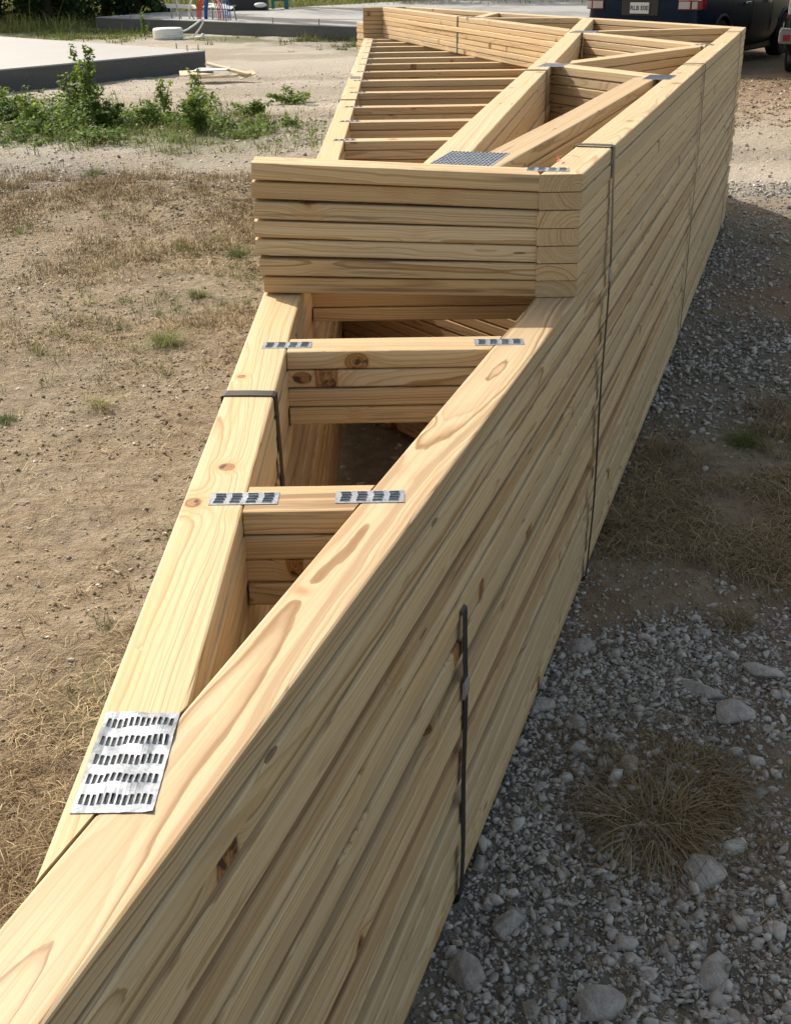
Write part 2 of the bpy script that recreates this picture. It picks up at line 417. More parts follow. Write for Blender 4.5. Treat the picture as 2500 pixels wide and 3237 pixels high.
def truss_root(name, k, label, base=(.3, 5.0)):
    o = empty(name, (base[0], base[1], Z1-(k+1)*T))
    return tag(o, label, 'roof truss', 'roof trusses laid flat in one tall stack')

TINTS = [(1, 1, 1), (.95, .94, .92), (.87, .85, .83), (1.0, .97, .92), (.80, .78, .76), (.98, .94, .88), (.92, .92, .92), (.88, .82, .74)]
def tn(dark=None):
    if dark: return dark
    c = random.choice(TINTS); j = random.uniform(.95, 1.0); return tuple(v*j for v in c)

# ---- upper bundle: seven scissor trusses
def b1x(y): return .1195+.2084*(y-2.713)
KE1, KE3, KE5 = (.014, 2.58, 1.183, .013, 1.8), (.065, 2.58, 1.074, .012, 1.6), (-.157, 2.59, 1.006, .016, 1.5)
KC = [(-.255, 1.601, .947, .013, 1.1), (-.280, 2.02, .947, .008, 1.2)]; KS = [(-.072, 2.163, .925, .019, 1.3)]; KS2 = [(-.181, 2.163, .893, .013, 1.6)]
EK = {1: [KE1], 3: [KE3], 5: [KE5]}
elen = [-.304, -.307, -.303, -.306, -.307, -.299, -.292]
for k in range(7):
    zt = Z1-k*T
    R = truss_root('scissor_truss', k, 'blond pine scissor truss with butt end board, %s of the seven in the top bundle' % (ORD[k] if k < 6 else 'lowest'), (.3, 4.0))
    jx = 0 if k == 0 else random.uniform(-.0025, .0025); jy = 0 if k == 0 else random.uniform(-.004, .004)
    j = lambda p: (p[0]+jx, p[1]+jy)
    lift = .026*(7-k)/7
    etint = (.93, .80, .66) if k == 6 else tn()
    je = [0, .007, -.003, .005, .009, -.002, .004][k]
    board('end_board', (elen[k], 2.583+.0445+je), (XR-WX+.0005+jx, YN+.0445+je*.6), .0885, zt, R, cutA=(0, 1), cutB=(0, 1), liftA=lift, tint=etint, bow=.0024, stain=(.35, .1, .3, .2, 0, .55, .68)[k], knots=EK.get(k, ()))
    co = W/2
    tc = lambda y: (XR+MS*(y-YN)-WX/2, y)
    board('top_chord', j(tc(YN)), j(tc(YA)), W, zt, R, cutA=(1, 0), cutB=(1, 0), tint=tn(), bow=.003)
    apx = XR+MS*(YA-YN); f0 = (apx, YA); f1 = (.24, 12.05); d = Vector((f1[0]-f0[0], f1[1]-f0[1])).normalized(); nn = Vector((d.y, -d.x))
    nn = nn if nn.x < 0 else -nn
    cf = W/2/abs(nn.x)
    board('top_chord', j((apx-cf-.002, YA)), j((f1[0]-cf, 12.05)), W, zt, R, cutA=(1, 0), cutB=(1, 0), tint=tn(), bow=.003)
    board('end_board', j((-.242, 12.045)), j((f1[0]-2*cf+.01, 12.045)), .088, zt, R, cutB=(d.x, d.y), tint=(.8, .74, .68))
    board('bottom_chord', j((b1x(2.619), 2.619)), j((b1x(9.33), 9.33)), W, zt, R, cutA=(1, 0), cutB=(d.x, d.y), tint=tn(), bow=.003)
    b2 = lambda y: .128+.2794*(11.5-y)
    board('bottom_chord', j((b2(11.98), 11.98)), j((b2(7.86), 7.86)), W, zt, R, cutA=(1, 0), cutB=(.2084, 1), tint=tn(), bow=.003)
    wb = lambda P, Q, cA, cB: board('web', j(P), j(Q), .087, zt, R, cutA=cA, cutB=cB, tint=tn(), bow=.0015)
    w1x = lambda y: .584+.386*(y-3.642)
    wb((w1x(2.62), 2.62), (w1x(4.69), 4.69), (1, 0), (1, .55))
    wb((.690, 5.390), (1.068, 4.655), (.2084, 1), (MS, 1))
    wb((.800, 5.410), (1.598, 6.308), (.2084, 1), (MS, 1))
    wb((1.192, 7.565), (1.630, 6.345), (.2084, 1), (MS, 1))
    wb((1.235, 7.665), (2.135, 7.850), (.2084, 1), (0, 1))
    wb((.690, 9.705), (.905, 10.52), (1, -.28), (d.x, d.y))
    wb((.690, 9.61), (1.475, 9.40), (.28, -1), (.2084, 1))
    if k == 0:
        plate((.180, 2.743), radians(-18), .145, .232, 15, 10, zt, R, sw=.0032, sl=.0100)
        plate((.342, 2.592), radians(90-8), .046, .098, 4, 4, zt, R, sw=.004, sl=.015)
        plate((1.030, 4.652), radians(-21), .105, .178, 14, 8, zt, R, sw=.003, sl=.010)
        plate((.705, 5.265), radians(-20), .105, .17, 8, 6, zt, R)
        plate((1.622, 6.352), radians(72), .06, .10, 4, 4, zt, R)
        plate((1.200, 7.62), radians(-20), .15, .20, 10, 7, zt, R)
        plate((.66, 9.63), radians(75), .07, .13, 6, 5, zt, R)
        # carpenter's red crayon tick and pencil lines on the near top chord
        red = simple('red_crayon', (.55, .10, .06), .8); pen = simple('pencil', (.30, .26, .22), .8)
        def stroke(name, pts, wd, m):
            V = []; F = []; z = zt+.0012
            for i, p in enumerate(pts):
                a = Vector(pts[max(0, i-1)]); b = Vector(pts[min(len(pts)-1, i+1)]); t_ = (b-a).normalized(); n_ = Vector((-t_.y, t_.x))*wd/2
                V += [(p[0]+n_.x, p[1]+n_.y, z), (p[0]-n_.x, p[1]-n_.y, z)]
            for i in range(len(pts)-1): F.append((2*i, 2*i+1, 2*i+3, 2*i+2))
            o = mesh_obj(name, V, F, m, R); o.location = -Vector(R.location)
        stroke('crayon_mark', [(.382, 2.735), (.393, 2.765), (.408, 2.785), (.428, 2.782), (.440, 2.755)], .0022, red)
        stroke('crayon_mark', [(.378, 2.690), (.390, 2.735)], .004, red)
        stroke('crayon_mark', [(.386, 2.668), (.394, 2.690)], .004, red)
        for q in (2.66, 2.685, 2.715):
            stroke('pencil_line', [(.362, q), (.436, q-.004)], .0011, pen)

# ---- layers 7..30: long trusses with overhanging tails; the first four are gable trusses with studs
STUDS = [1.4413, 2.1627, 2.885, 3.605, 4.325, 5.03, 5.65, 6.24, 6.95, 7.66, 8.28, 8.90, 9.43, 10.03, 10.71, 11.25, 11.73, 12.35, 12.95]
DARK = {12: (.74, .66, .58), 22: (.80, .70, .62), 17: (.86, .84, .84)}
for k in range(7, 31):
    zt = Z1-k*T; gable = k < 11
    if gable: lab = 'pine gable truss with close studs and overhanging tail, %s layer under the top bundle' % ['first', 'second', 'third', 'fourth'][k-7]
    else: lab = 'pine truss with overhanging tail, %s layer down from the top of the tall stack' % ORD[k] if k < 30 else 'lowest pine roof truss of the tall stack, lying on the ground'
    R = truss_root('gable_truss' if gable else 'roof_truss', k, lab, (.0, 5.0))
    off = 0 if k == 7 else max(-.011, min(.003, random.gauss(-.0015, .0048)))
    if k == 21: off = -.011
    if k == 14: off = -.005
    if k == 12: off = .003
    jy = 0 if k == 7 else random.uniform(-.01, .01)
    tc = lambda y: (XR+MS*(y-YN)-WX/2+off, y)
    tA = .14+random.uniform(-.02, .02); sp = random.choice([3.7, 4.6, 5.5, 6.1]) if k > 7 else 5.3
    tint = DARK.get(k, tn())
    board('top_chord', tc(tA), tc(sp-.0006), W, zt, R, cutA=(1, 0), tint=tint, bow=.0036 if k > 7 else .0015, stain={12: .42, 22: .35, 17: .25}.get(k, 0))
    board('top_chord', tc(sp+.0006), tc(YA-.002), W, zt, R, cutB=(1, 0), tint=tn(), bow=.0025)
    fx = lambda y: (XR+MS*(YA-YN)-MS*(y-YA)-WX/2+off, y)
    board('top_chord', fx(YA), fx(15.2), W, zt, R, cutA=(1, 0), cutB=(1, 0), tint=tn())
    lo = 0 if k == 7 else random.gauss(0, .002)
    bc = lambda y: (XL(y)+.0445+lo, y)
    s2 = 7.9 if gable else random.choice([4.9, 6.7, 9.1])
    board('bottom_chord', bc(.858), bc(s2-.001), W, zt, R, cutA=(MS, 1), tint=tn(), bow=.002, knots=KC if k == 7 else ())
    board('bottom_chord', bc(s2+.001), bc(14.55), W, zt, R, cutB=(-MS, 1), tint=tn(), bow=.002)
    if gable:
        for i, s in enumerate(STUDS):
            y0 = s+(0 if k == 7 else random.uniform(-.004, .004))
            yc = y0+.0445; left = XL(yc)+.089+.0012
            right = (chord_in if yc < YA else far_in)(yc)-.0012
            slope = MS if yc < YA else -MS
            board('stud', (left, yc), (right, yc), .0885, zt, R, cutA=(.00625, 1), cutB=(slope, 1), tint=tn((.90, .80, .68) if (k == 7 and i == 0) else None), bow=.0010, stain=.6 if (k == 7 and i == 0) else (.35 if i == 1 else 0), knots=KS if (k == 7 and i == 1) else (KS2 if (k == 8 and i == 1) else ()))
            if k == 7 and i < 17:
                plate((left-.003, y0+.044), radians(90), .040, .098, 4, 4, zt, R, sw=.0035, sl=.0135)
                if i < 2: plate((right+(.005 if i else .008), y0+.044), radians(90), .040, .098, 4, 4, zt, R, sw=.0035, sl=.0135)
        if k == 7:
            plate((-.2605, .893), 0, .075, .152, 12, 5, zt, R, sw=.0021, sl=.0115, warp=.0034)
            plate((XL(7.9)+.045, 7.9), 0, .07, .16, 8, 6, zt, R)
            plate((tc(5.3)[0], 5.3), -atan2(MS, 1), .07, .16, 8, 6, zt, R)
    else:
        ww = lambda P, Q, cA, cB: board('web', P, Q, .087, zt, R, cutA=cA, cutB=cB, tint=tn((.9, .8, .7)))
        ww((-.192, 4.43), (.585, 3.335), (0, 1), (MS, 1))
        ww((-.190, 4.56), (1.335, 5.85), (0, 1), (MS, 1))
        ww((-.175, 7.75), (1.42, 6.05), (0, 1), (MS, 1))
        ww((-.17, 7.92), (2.13, 7.86), (0, 1), (0, 1))

# ---- straps: dark bands looped round a chord, with a crimped seal
SEAL = simple('strap_seal', (.42, .42, .40), .35, .7)
def strap(label, A, B, ztop, zbot, seal=None, bow=.004, wd=.026, th=.0012, e=.0016):
    """loop over the chord from plan point A (one side) to B (other side)"""
    A = Vector((A[0], A[1])); B = Vector((B[0], B[1])); c = (A+B)/2; a = (B-A).normalized(); n = Vector((-a.y, a.x)); hw = (B-A).length/2
    prof = []   # (s across, z)
    r = .004
    N = 14
    prof += [(-hw+r, ztop+e), (0, ztop+e+.0004), (hw-r, ztop+e), (hw+e*.7, ztop+e*.7-.001), (hw+e, ztop-r)]
    for i in range(1, N):
        t = i/N; prof.append((hw+e+bow*sin(pi*t)*(1+.4*sin(9*t)), ztop-r+(zbot-ztop+2*r)*t))
    prof += [(hw+e, zbot+r), (hw-r, zbot-e), (-hw+r, zbot-e), (-hw-e, zbot+r)]
    for i in range(1, N):
        t = i/N; prof.append((-hw-e-bow*.6*sin(pi*t), zbot+r+(ztop-zbot-2*r)*t))
    prof += [(-hw-e, ztop-r), (-hw-e*.7, ztop+e*.7-.001)]
    V = []; m = len(prof); base = Vector((c.x, c.y, zbot))
    cs = sum(p[0] for p in prof)/m; cz = sum(p[1] for p in prof)/m
    for i, (s, z) in enumerate(prof):
        p0 = prof[i-1]; p1 = prof[(i+1) % m]; tx, tz = p1[0]-p0[0], p1[1]-p0[1]; L = hypot(tx, tz); nx, nz = -tz/L, tx/L
        tw = .0022*sin(i*.9)
        for q in (0, 1):
            for sg in (-1, 1):
                ss = s+nx*th*q; zz = z+nz*th*q
                P = c+a*ss+n*(sg*wd/2+tw); V.append((P.x-base.x, P.y-base.y, zz-base.z))
    F = []
    for i in range(m):
        j = (i+1) % m; o = lambda ii, q, sg: ii*4+q*2+sg
        F += [(o(i, 0, 0), o(i, 0, 1), o(j, 0, 1), o(j, 0, 0)), (o(i, 1, 0), o(j, 1, 0), o(j, 1, 1), o(i, 1, 1)),
              (o(i, 0, 0), o(j, 0, 0), o(j, 1, 0), o(i, 1, 0)), (o(i, 0, 1), o(i, 1, 1), o(j, 1, 1), o(j, 0, 1))]
    E_ = empty('steel_strap', base); tag(E_, label, 'strap', 'dark straps binding the trusses')
    mesh_obj('band', V, F, STRAP, E_)
    if seal is not None:
        bm = bmesh.new(); t = (ztop-seal)/(ztop-zbot); s = hw+e+bow*sin(pi*t)*(1+.4*sin(9*t))
        box_bm(bm, -.0016, .0032, -wd/2-.0015, wd/2+.0015, -.017, .017, .0008)
        for zz in (-.008, .0, .008): box_bm(bm, .0022, .0042, -wd/2-.002, wd/2+.002, zz-.0012, zz+.0012)
        o = bm_obj('seal', bm, SEAL, E_); P = c+a*s; o.location = Vector((P.x, P.y, seal))-base; o.rotation_euler = (0, 0, atan2(a.y, a.x))
    return E_
Z0 = Z1-7*T; ZB = Z1-31*T
perp = Vector((KX and 1/KX, -MS/KX))
def chord_pts(y, dx=0):   # outer edge point and inner point straight across
    o = Vector((XR+MS*(y-YN), y)); return (o-perp*W), o
a_, b_ = chord_pts(2.90); strap('dark strap with a crimped seal round the right chord, nearest to the butt end boards', a_, b_, Z1, ZB, seal=Z1-8*T, bow=.010, e=.0045)
a_, b_ = chord_pts(5.17); strap('thin strap line crossing the right chord midway along the stack', a_, b_, Z1, ZB, bow=.005, e=.0045)
a_, b_ = chord_pts(7.35); strap('thin strap crossing the right chord just before the far corner', a_, b_, Z1, ZB, bow=.005, e=.0045)
a_, b_ = chord_pts(1.655); strap('short dark strap low on the right face, emerging from a gap between boards', a_-Vector((0,0)), b_, Z1-14.55*T, ZB, seal=Z1-18.5*T, bow=.003, e=.0042)
strap('dark strap over the long left chord in front of the end boards', (XL(1.92)-.001, 1.925), (XL(1.92)+.090, 1.918), Z0, ZB, bow=.004)
strap('thin strap over the long left chord among the far studs', (XL(6.6)-.001, 6.61), (XL(6.6)+.090, 6.60), Z0, ZB, bow=.003)
d_ = Vector((.2084, 1)).normalized(); p_ = Vector((d_.y, -d_.x))
c_ = Vector((b1x(5.02), 5.02)); strap('thin strap over the diagonal inner chord beside the middle plate', c_-p_*W/2, c_+p_*W/2, Z1, Z0-.002, bow=.002)
c_ = Vector((.128+.2794*(11.5-9.85), 9.85)); d2 = Vector((-.2794, 1)).normalized(); p2 = Vector((-d2.y, d2.x))
strap('thin dark strap on the sunlit stack of boards at the far left', c_-p2*W/2, c_+p2*W/2, Z1, Z0-.002, bow=.002)

# ================================================================== GROUND
def sstep(a, b, x):
    t = np.clip((x-a)/(b-a), 0, 1); return t*t*(3-2*t)
def vnoise(x, y, sc, seed=0.0):
    """cheap smooth value noise on arrays"""
    x = np.asarray(x)*sc+seed*13.7; y = np.asarray(y)*sc+seed*7.3
    xi = np.floor(x).astype(np.int64); yi = np.floor(y).astype(np.int64); fx = x-xi; fy = y-yi
    fx = fx*fx*(3-2*fx); fy = fy*fy*(3-2*fy)
    def h(a, b):
        n = (a*374761393+b*668265263+int(seed*101)*982451653) & 0x7fffffff
        n = ((n ^ (n >> 13))*1274126177) & 0x7fffffff
        return ((n ^ (n >> 16)) & 0xffff)/65535.0
    return (h(xi, yi)*(1-fx)+h(xi+1, yi)*fx)*(1-fy)+(h(xi, yi+1)*(1-fx)+h(xi+1, yi+1)*fx)*fy
def fbm(x, y, sc, seed=0, oc=4):
    return sum(vnoise(x, y, sc*2.03**i, seed+i)*.5**i for i in range(oc))/sum(.5**i for i in range(oc))
def blob(x, y, cx, cy, rx, ry): return np.exp(-(((x-cx)/rx)**2+((y-cy)/ry)**2))

def height(x, y):
    x = np.asarray(x, float); y = np.asarray(y, float)
    edge = .413+MS*(y-2.53)
    under = sstep(-.5, -.3, x)*(1-sstep(.15, .45, x-edge))*(1-sstep(8.1, 8.4, y))
    h = (fbm(x, y, .8, 3)-.5)*.07+(fbm(x, y, 3.2, 5)-.5)*.032+(fbm(x, y, 11, 8, 3)-.5)*.026+(fbm(x, y, 45, 9, 2)-.5)*.009
    h = h*(1-.75*under)-.0*under
    h += .085*blob(x, y, 2.75, 8.7, .75, .7)
    h += .06*blob(x, y, -2.5, 8.6, 1.5, .5)*(fbm(x, y, 2, 4)) + .05*blob(x, y, -1.7, 9.3, 1.2, .4)
    far = sstep(26, 34, y); h += far*0
    return h-.004

def masks(x, y):
    x = np.asarray(x, float); y = np.asarray(y, float)
    n = fbm(x, y, 1.1, 21); n2 = fbm(x, y, .45, 31); n3 = fbm(x, y, 3.1, 41)
    edge = .413+MS*(y-2.53); right = sstep(-.05, .12, x-edge*.55-.0)
    # right, shaded side
    gR = np.maximum(1-sstep(2.30, 2.55, y+(n-.5)*.5-(x-.45)*.55), sstep(3.75, 4.25, y+(n-.5)*.8-(x-1.0)*.35)*(1-sstep(7.8, 8.6, y)))
    gR = np.maximum(gR, .35*sstep(.55, .7, n3))
    gR = gR*(1-.85*blob(x, y, .93, 2.0, .17, .30))*(.55+.45*sstep(.40, .52, fbm(x, y, 2.4, 91)))*(1-.95*blob(x, y, 2.35, 5.9, .75, .45))*(1-.6*sstep(1.9, 2.3, x)*sstep(5.2, 6.6, y))
    gR = np.where(y > 8.2, .30*sstep(.5, .62, n)+.5*blob(x, y, 3.0, 8.6, 1, .4), gR)
    # left, sunlit side
    gL = sstep(8.6, 9.6, y+(n-.5)*1.8+(x+2)*.25)*(1-sstep(13.0, 15.0, y+(n-.5)*2))
    gL = np.maximum(gL*.85, .9*blob(x, y, -1.0, 13.0, 1.0, 2.2)); gL = np.maximum(gL, .12)
    gL = gL*(1-.55*sstep(.5, .62, n2))
    grav = np.where(x > edge*.5-.1*0, gR*right+gL*(1-right), gL)
    brown = np.where(x < -.25, sstep(.38, .62, n+.25*(n3-.5)+.35*blob(x, y, -2.2, 9.4, 2.0, .8)+.12*blob(x, y, -1.6, 7.0, 1.5, 1.6)+.35*blob(x, y, -.75, 1.9, .3, .6)-.22*blob(x, y, -.9, 3.2, .6, 1.3))*(1-sstep(9.6, 10.8, y+(n-.5))), 0)
    brownR = sstep(.40, .58, n+.16*(n3-.5))*sstep(2.35, 2.75, y-(x-.5)*.4)*(1-sstep(3.9, 4.5, y))*(x > .1)+.8*blob(x, y, .52, 1.90, .16, .22)+.35*sstep(.5, .65, n)*(y > 6)*(y < 16)*(x > 1)
    brown = np.maximum(brown, .75*sstep(.50, .62, fbm(x*.35, y*1.3, 1.0, 95))*(y > 14)*(y < 28)*(x < .5))
    brown = np.where(x > -.1, np.clip(brownR+1.0*sstep(15.6, 16.8, y)*(1-sstep(25, 27, y))*(x > 2.5), 0, 1), brown)  # ground colour also darkened around the cars, standing in for their shade
    wy = y-(13.2+(x+3)*-.35)
    green = np.exp(-(wy/1.6)**2)*sstep(.36, .52, n+.08+.25*(n3-.5))*(x < -.7)*(1-sstep(-2.1, -.9, x)*.75)
    green = np.maximum(green, sstep(.42, .56, n)*np.exp(-((y-26.3+(x+.7)*.9)/1.5)**2)*(x < .5))
    green = np.maximum(green, sstep(27.5, 31, y+(n-.5)*4)*(x < -5.5)*sstep(.3, .5, n+.15))
    green = np.maximum(green, sstep(38.5, 41, y+(n-.5)*2))
    green = np.maximum(green, .3*sstep(.56, .66, n)*(x < -.4)*(y < 8)*sstep(.4, .6, n2))
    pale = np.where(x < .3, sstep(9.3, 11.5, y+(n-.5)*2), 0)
    pale = np.maximum(pale, (x > 1)*sstep(8.1, 8.6, y)*(.55+.45*np.exp(-((y-9.6+(x-3)*.25)/.7)**2)))*(1-sstep(40, 42, y))*(1-(x > 1)*sstep(14.4, 15.8, y)*(1-sstep(26, 28, y)))  # pale tone dropped around the cars, part of their painted shade
    red = .9*blob(x, y, 2.35, 5.9, .6, .35)+.55*blob(x, y, .45, 2.75, .3, .35)+.45*blob(x, y, 1.2, 3.1, .5, .5)+.5*sstep(12, 14, y)*(1-sstep(16.8, 17.6, y))*(x > 3)
    return grav, brown, np.clip(green, 0, 1), np.clip(pale, 0, 1), np.clip(red, 0, 1)

def make_ground():
    rs = np.concatenate([np.linspace(0, .9, 4)[:-1], np.exp(np.linspace(np.log(.9), np.log(70), 520)), np.exp(np.linspace(np.log(75), np.log(900), 24))])
    na = 340
    a0 = np.linspace(-.62, .62, na-40); a1 = np.linspace(.62, 2*pi-.62, 42)[1:-1]; an = np.concatenate([a0, a1])
    RR, AA = np.meshgrid(rs, an, indexing='ij'); X = (RR*np.sin(AA)).ravel(); Y = (RR*np.cos(AA)).ravel()
    Z = height(X, Y); V = np.stack([X, Y, Z], 1); n = len(an); i = np.arange(len(rs)-1)[:, None]; j = np.arange(n)[None, :]
    F = np.stack([(i*n+j), (i*n+(j+1) % n), ((i+1)*n+(j+1) % n), ((i+1)*n+j)], -1).reshape(-1, 4)[:, ::-1]
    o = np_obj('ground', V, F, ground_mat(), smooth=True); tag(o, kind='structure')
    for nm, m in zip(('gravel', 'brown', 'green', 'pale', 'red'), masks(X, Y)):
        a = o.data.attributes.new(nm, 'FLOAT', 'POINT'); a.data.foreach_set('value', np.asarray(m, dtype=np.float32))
    return o
make_ground()

# ------------------------------------------------------------------ stones
def ico(sub):
    bm = bmesh.new(); bmesh.ops.create_icosphere(bm, subdivisions=sub, radius=1)
    V = np.array([v.co[:] for v in bm.verts]); F = np.array([[v.index for v in f.verts] for f in bm.faces]); bm.free(); return V, F
def rock_proto(sub, rng, nplanes=9):
    V, F = ico(sub); V = V.copy()
    s = np.array([1, rng.uniform(.5, .9), rng.uniform(.35, .65)])
    for _ in range(nplanes):
        n = rng.normal(size=3); n /= np.linalg.norm(n); d = rng.uniform(.38, .72); dd = V@n; m = dd > d
        V[m] -= np.outer(dd[m]-d, n)
    return V*s*1.25, F
def hull_proto(rng, n):
    P = rng.normal(size=(n, 3)); P /= np.linalg.norm(P, axis=1)[:, None]; P *= rng.uniform(.75, 1.1, n)[:, None]
    P *= np.array([1, rng.uniform(.5, .95), rng.uniform(.35, .7)])
    bm = bmesh.new()
    for p in P: bm.verts.new(p)
    bmesh.ops.convex_hull(bm, input=bm.verts); bmesh.ops.delete(bm, geom=[v for v in bm.verts if not v.link_faces], context='VERTS')
    bmesh.ops.recalc_face_normals(bm, faces=bm.faces); bm.verts.index_update()
    V = np.array([v.co[:] for v in bm.verts]); F = np.array([[v.index for v in f.verts] for f in bm.faces]); bm.free(); return V, F
RK1 = [rock_proto(1, RNG, 8) for _ in range(14)] if False else [rock_proto(2, RNG, 8) for _ in range(16)]
RK0 = [hull_proto(RNG, 11) for _ in range(18)]; RK1 = [hull_proto(RNG, 15) for _ in range(18)]
def scatter(name, protos, X, Y, S, mat, sink=.25, label=None, cat=None, group=None, zoff=None, tilt=.5, kind='stuff'):
    Vs = []; Fs = []; Ts = []; n0 = 0; Z = height(X, Y)
    pi_ = RNG.integers(0, len(protos), len(X))
    for k, (pv, pf) in enumerate(protos):
        ix = np.where(pi_ == k)[0]
        if not len(ix): continue
        m = len(ix); a = RNG.uniform(0, 2*pi, m); b = RNG.normal(0, tilt, m); c = RNG.normal(0, tilt, m)
        ca, sa, cb, sb, cc, sc_ = np.cos(a), np.sin(a), np.cos(b), np.sin(b), np.cos(c), np.sin(c)
        Rz = np.zeros((m, 3, 3)); Rz[:, 0, 0] = ca; Rz[:, 0, 1] = -sa; Rz[:, 1, 0] = sa; Rz[:, 1, 1] = ca; Rz[:, 2, 2] = 1
        Rx = np.zeros((m, 3, 3)); Rx[:, 0, 0] = 1; Rx[:, 1, 1] = cb; Rx[:, 1, 2] = -sb; Rx[:, 2, 1] = sb; Rx[:, 2, 2] = cb
        Ry = np.zeros((m, 3, 3)); Ry[:, 1, 1] = 1; Ry[:, 0, 0] = cc; Ry[:, 0, 2] = sc_; Ry[:, 2, 0] = -sc_; Ry[:, 2, 2] = cc
        M = Rz@Rx@Ry
        P = np.einsum('mij,vj->mvi', M, pv)*S[ix][:, None, None]
        P[:, :, 0] += X[ix][:, None]; P[:, :, 1] += Y[ix][:, None]; P[:, :, 2] += (Z[ix]+S[ix]*(.5-sink)*.9)[:, None]
        nv = pv.shape[0]; F = pf[None]+(np.arange(m)*nv)[:, None, None]+n0
        Vs.append(P.reshape(-1, 3)); Fs.append(F.reshape(-1, 3)); Ts.append(np.repeat(RNG.uniform(0, 1, m), nv)); n0 += m*nv
    o = np_obj(name, np.concatenate(Vs), np.concatenate(Fs), mat, np.concatenate(Ts)); tag(o, label, cat, group, kind); return o
STONE = tone_mat('gravel_stone', [(0, (.26, .248, .228)), (.35, (.36, .345, .32)), (.7, (.44, .425, .395)), (.95, (.53, .515, .485)), (1, (.30, .245, .18))], .9, nscale=60, bumpd=.003)
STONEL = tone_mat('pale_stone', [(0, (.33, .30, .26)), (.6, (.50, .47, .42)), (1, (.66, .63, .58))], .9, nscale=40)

def inside_stack(x, y, mg=.0):
    return (x > -.33-mg) & (x < .413+MS*(y-2.53)+mg) & (y < 7.9)
def in_view(x, y, mg=.45):
    zc = .9005*y+.4348*CAM_H; return (np.abs(x) < .3443*zc*1.02+mg) & (y > .95)

def pick(n, x0, x1, y0, y1, dens, ypow=1.0):
    """random points with density proportional to dens(x, y)"""
    X = RNG.uniform(x0, x1, n); u = RNG.uniform(0, 1, n); Y = y0+(y1-y0)*u**ypow
    k = in_view(X, Y) & (RNG.uniform(0, 1, n) < dens(X, Y)); return X[k], Y[k]

# gravel right of the stack
fR = lambda x, y: masks(x, y)[0]*(~inside_stack(x, y, -.05))
X, Y = pick(70000, -.2, 1.6, .9, 3.0, lambda x, y: np.clip(fR(x, y), .10, 1))
S = np.exp(RNG.normal(-5.35, .55, len(X))); S = np.clip(S, .0022, .018)
scatter('gravel', RK0, X, Y, S, STONE, .42, 'small grey crushed gravel on the shaded ground right of the stack', 'gravel')
X, Y = pick(5200, -.2, 1.6, .9, 3.0, lambda x, y: np.clip(fR(x, y), .03, 1))
S = np.clip(np.exp(RNG.normal(-4.45, .38, len(X))), .009, .034)
scatter('gravel', RK1, X, Y, S, STONE, .42, 'coarse grey crushed stones among the gravel in the near shade', 'gravel')
X, Y = pick(42000, .6, 3.6, 3.0, 9.2, lambda x, y: np.clip(fR(x, y), .05, 1))
S = np.clip(np.exp(RNG.normal(-4.55, .38, len(X))), .006, .026)
scatter('gravel', RK0, X, Y, S, STONE, .25, 'grey gravel along the far part of the stack, up to the sunlit track', 'gravel')
X, Y = pick(9000, 2.0, 7.0, 8.6, 17.5, lambda x, y: np.clip(masks(x, y)[0]+.15, 0, 1))
S = np.clip(np.exp(RNG.normal(-4.25, .45, len(X))), .007, .035)
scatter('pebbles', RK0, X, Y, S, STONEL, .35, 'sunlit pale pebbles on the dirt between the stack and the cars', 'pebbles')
# left
fL = lambda x, y: np.clip(masks(x, y)[0], .07, 1)*(~inside_stack(x, y, .02))
X, Y = pick(34000, -7, .2, 7.0, 20, fL, .8)
S = np.clip(np.exp(RNG.normal(-4.45, .42, len(X))), .006, .035)
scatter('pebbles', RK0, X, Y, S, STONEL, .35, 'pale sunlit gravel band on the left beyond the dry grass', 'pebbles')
X, Y = pick(9000, -4, -.3, 1.0, 8, lambda x, y: np.full_like(x, .5)*(~inside_stack(x, y, .02)))
S = np.clip(np.exp(RNG.normal(-5.1, .5, len(X))), .002, .016)
scatter('pebbles', RK0, X, Y, S, STONEL, .35, 'few small pebbles in the tan dirt left of the long chord', 'pebbles')
# ground seen between the chords, under the stack
X, Y = pick(700, -.2, .9, 3.2, 5.5, lambda x, y: np.full_like(x, .4)); S = np.clip(np.exp(RNG.normal(-4.3, .4, len(X))), .006, .028)
scatter('pebbles', RK0, X, Y, S, STONE, .35, 'scattered stones on the dark dirt under the trusses', 'pebbles')

CLOD = tone_mat('dirt_clod', [(0, (.15, .125, .088)), (.5, (.26, .222, .162)), (1, (.39, .34, .26))], .95, nscale=90, bumpd=.002)
X, Y = pick(60000, -4.2, -.3, 1.0, 9.5, lambda x, y: (.15+.85*sstep(.42, .6, fbm(x, y, 2.1, 99)))*(~inside_stack(x, y, .02)))
S = np.clip(np.exp(RNG.normal(-5.25, .5, len(X))), .002, .013)*np.maximum(1, Y/5)
scatter('dirt_clods', RK0, X, Y, S, CLOD, .5, 'crumbly tan dirt clods covering the sunlit ground on the left', 'dirt')
X, Y = pick(16000, .1, 2.6, 2.3, 5.2, lambda x, y: (.10+.6*sstep(.42, .6, fbm(x, y, 2.1, 99)))*(~inside_stack(x, y, .0)))
S = np.clip(np.exp(RNG.normal(-5.1, .5, len(X))), .002, .013)
scatter('dirt_clods', RK0, X, Y, S, CLOD, .5, 'crumbly brown dirt in the shade beside the straw', 'dirt')
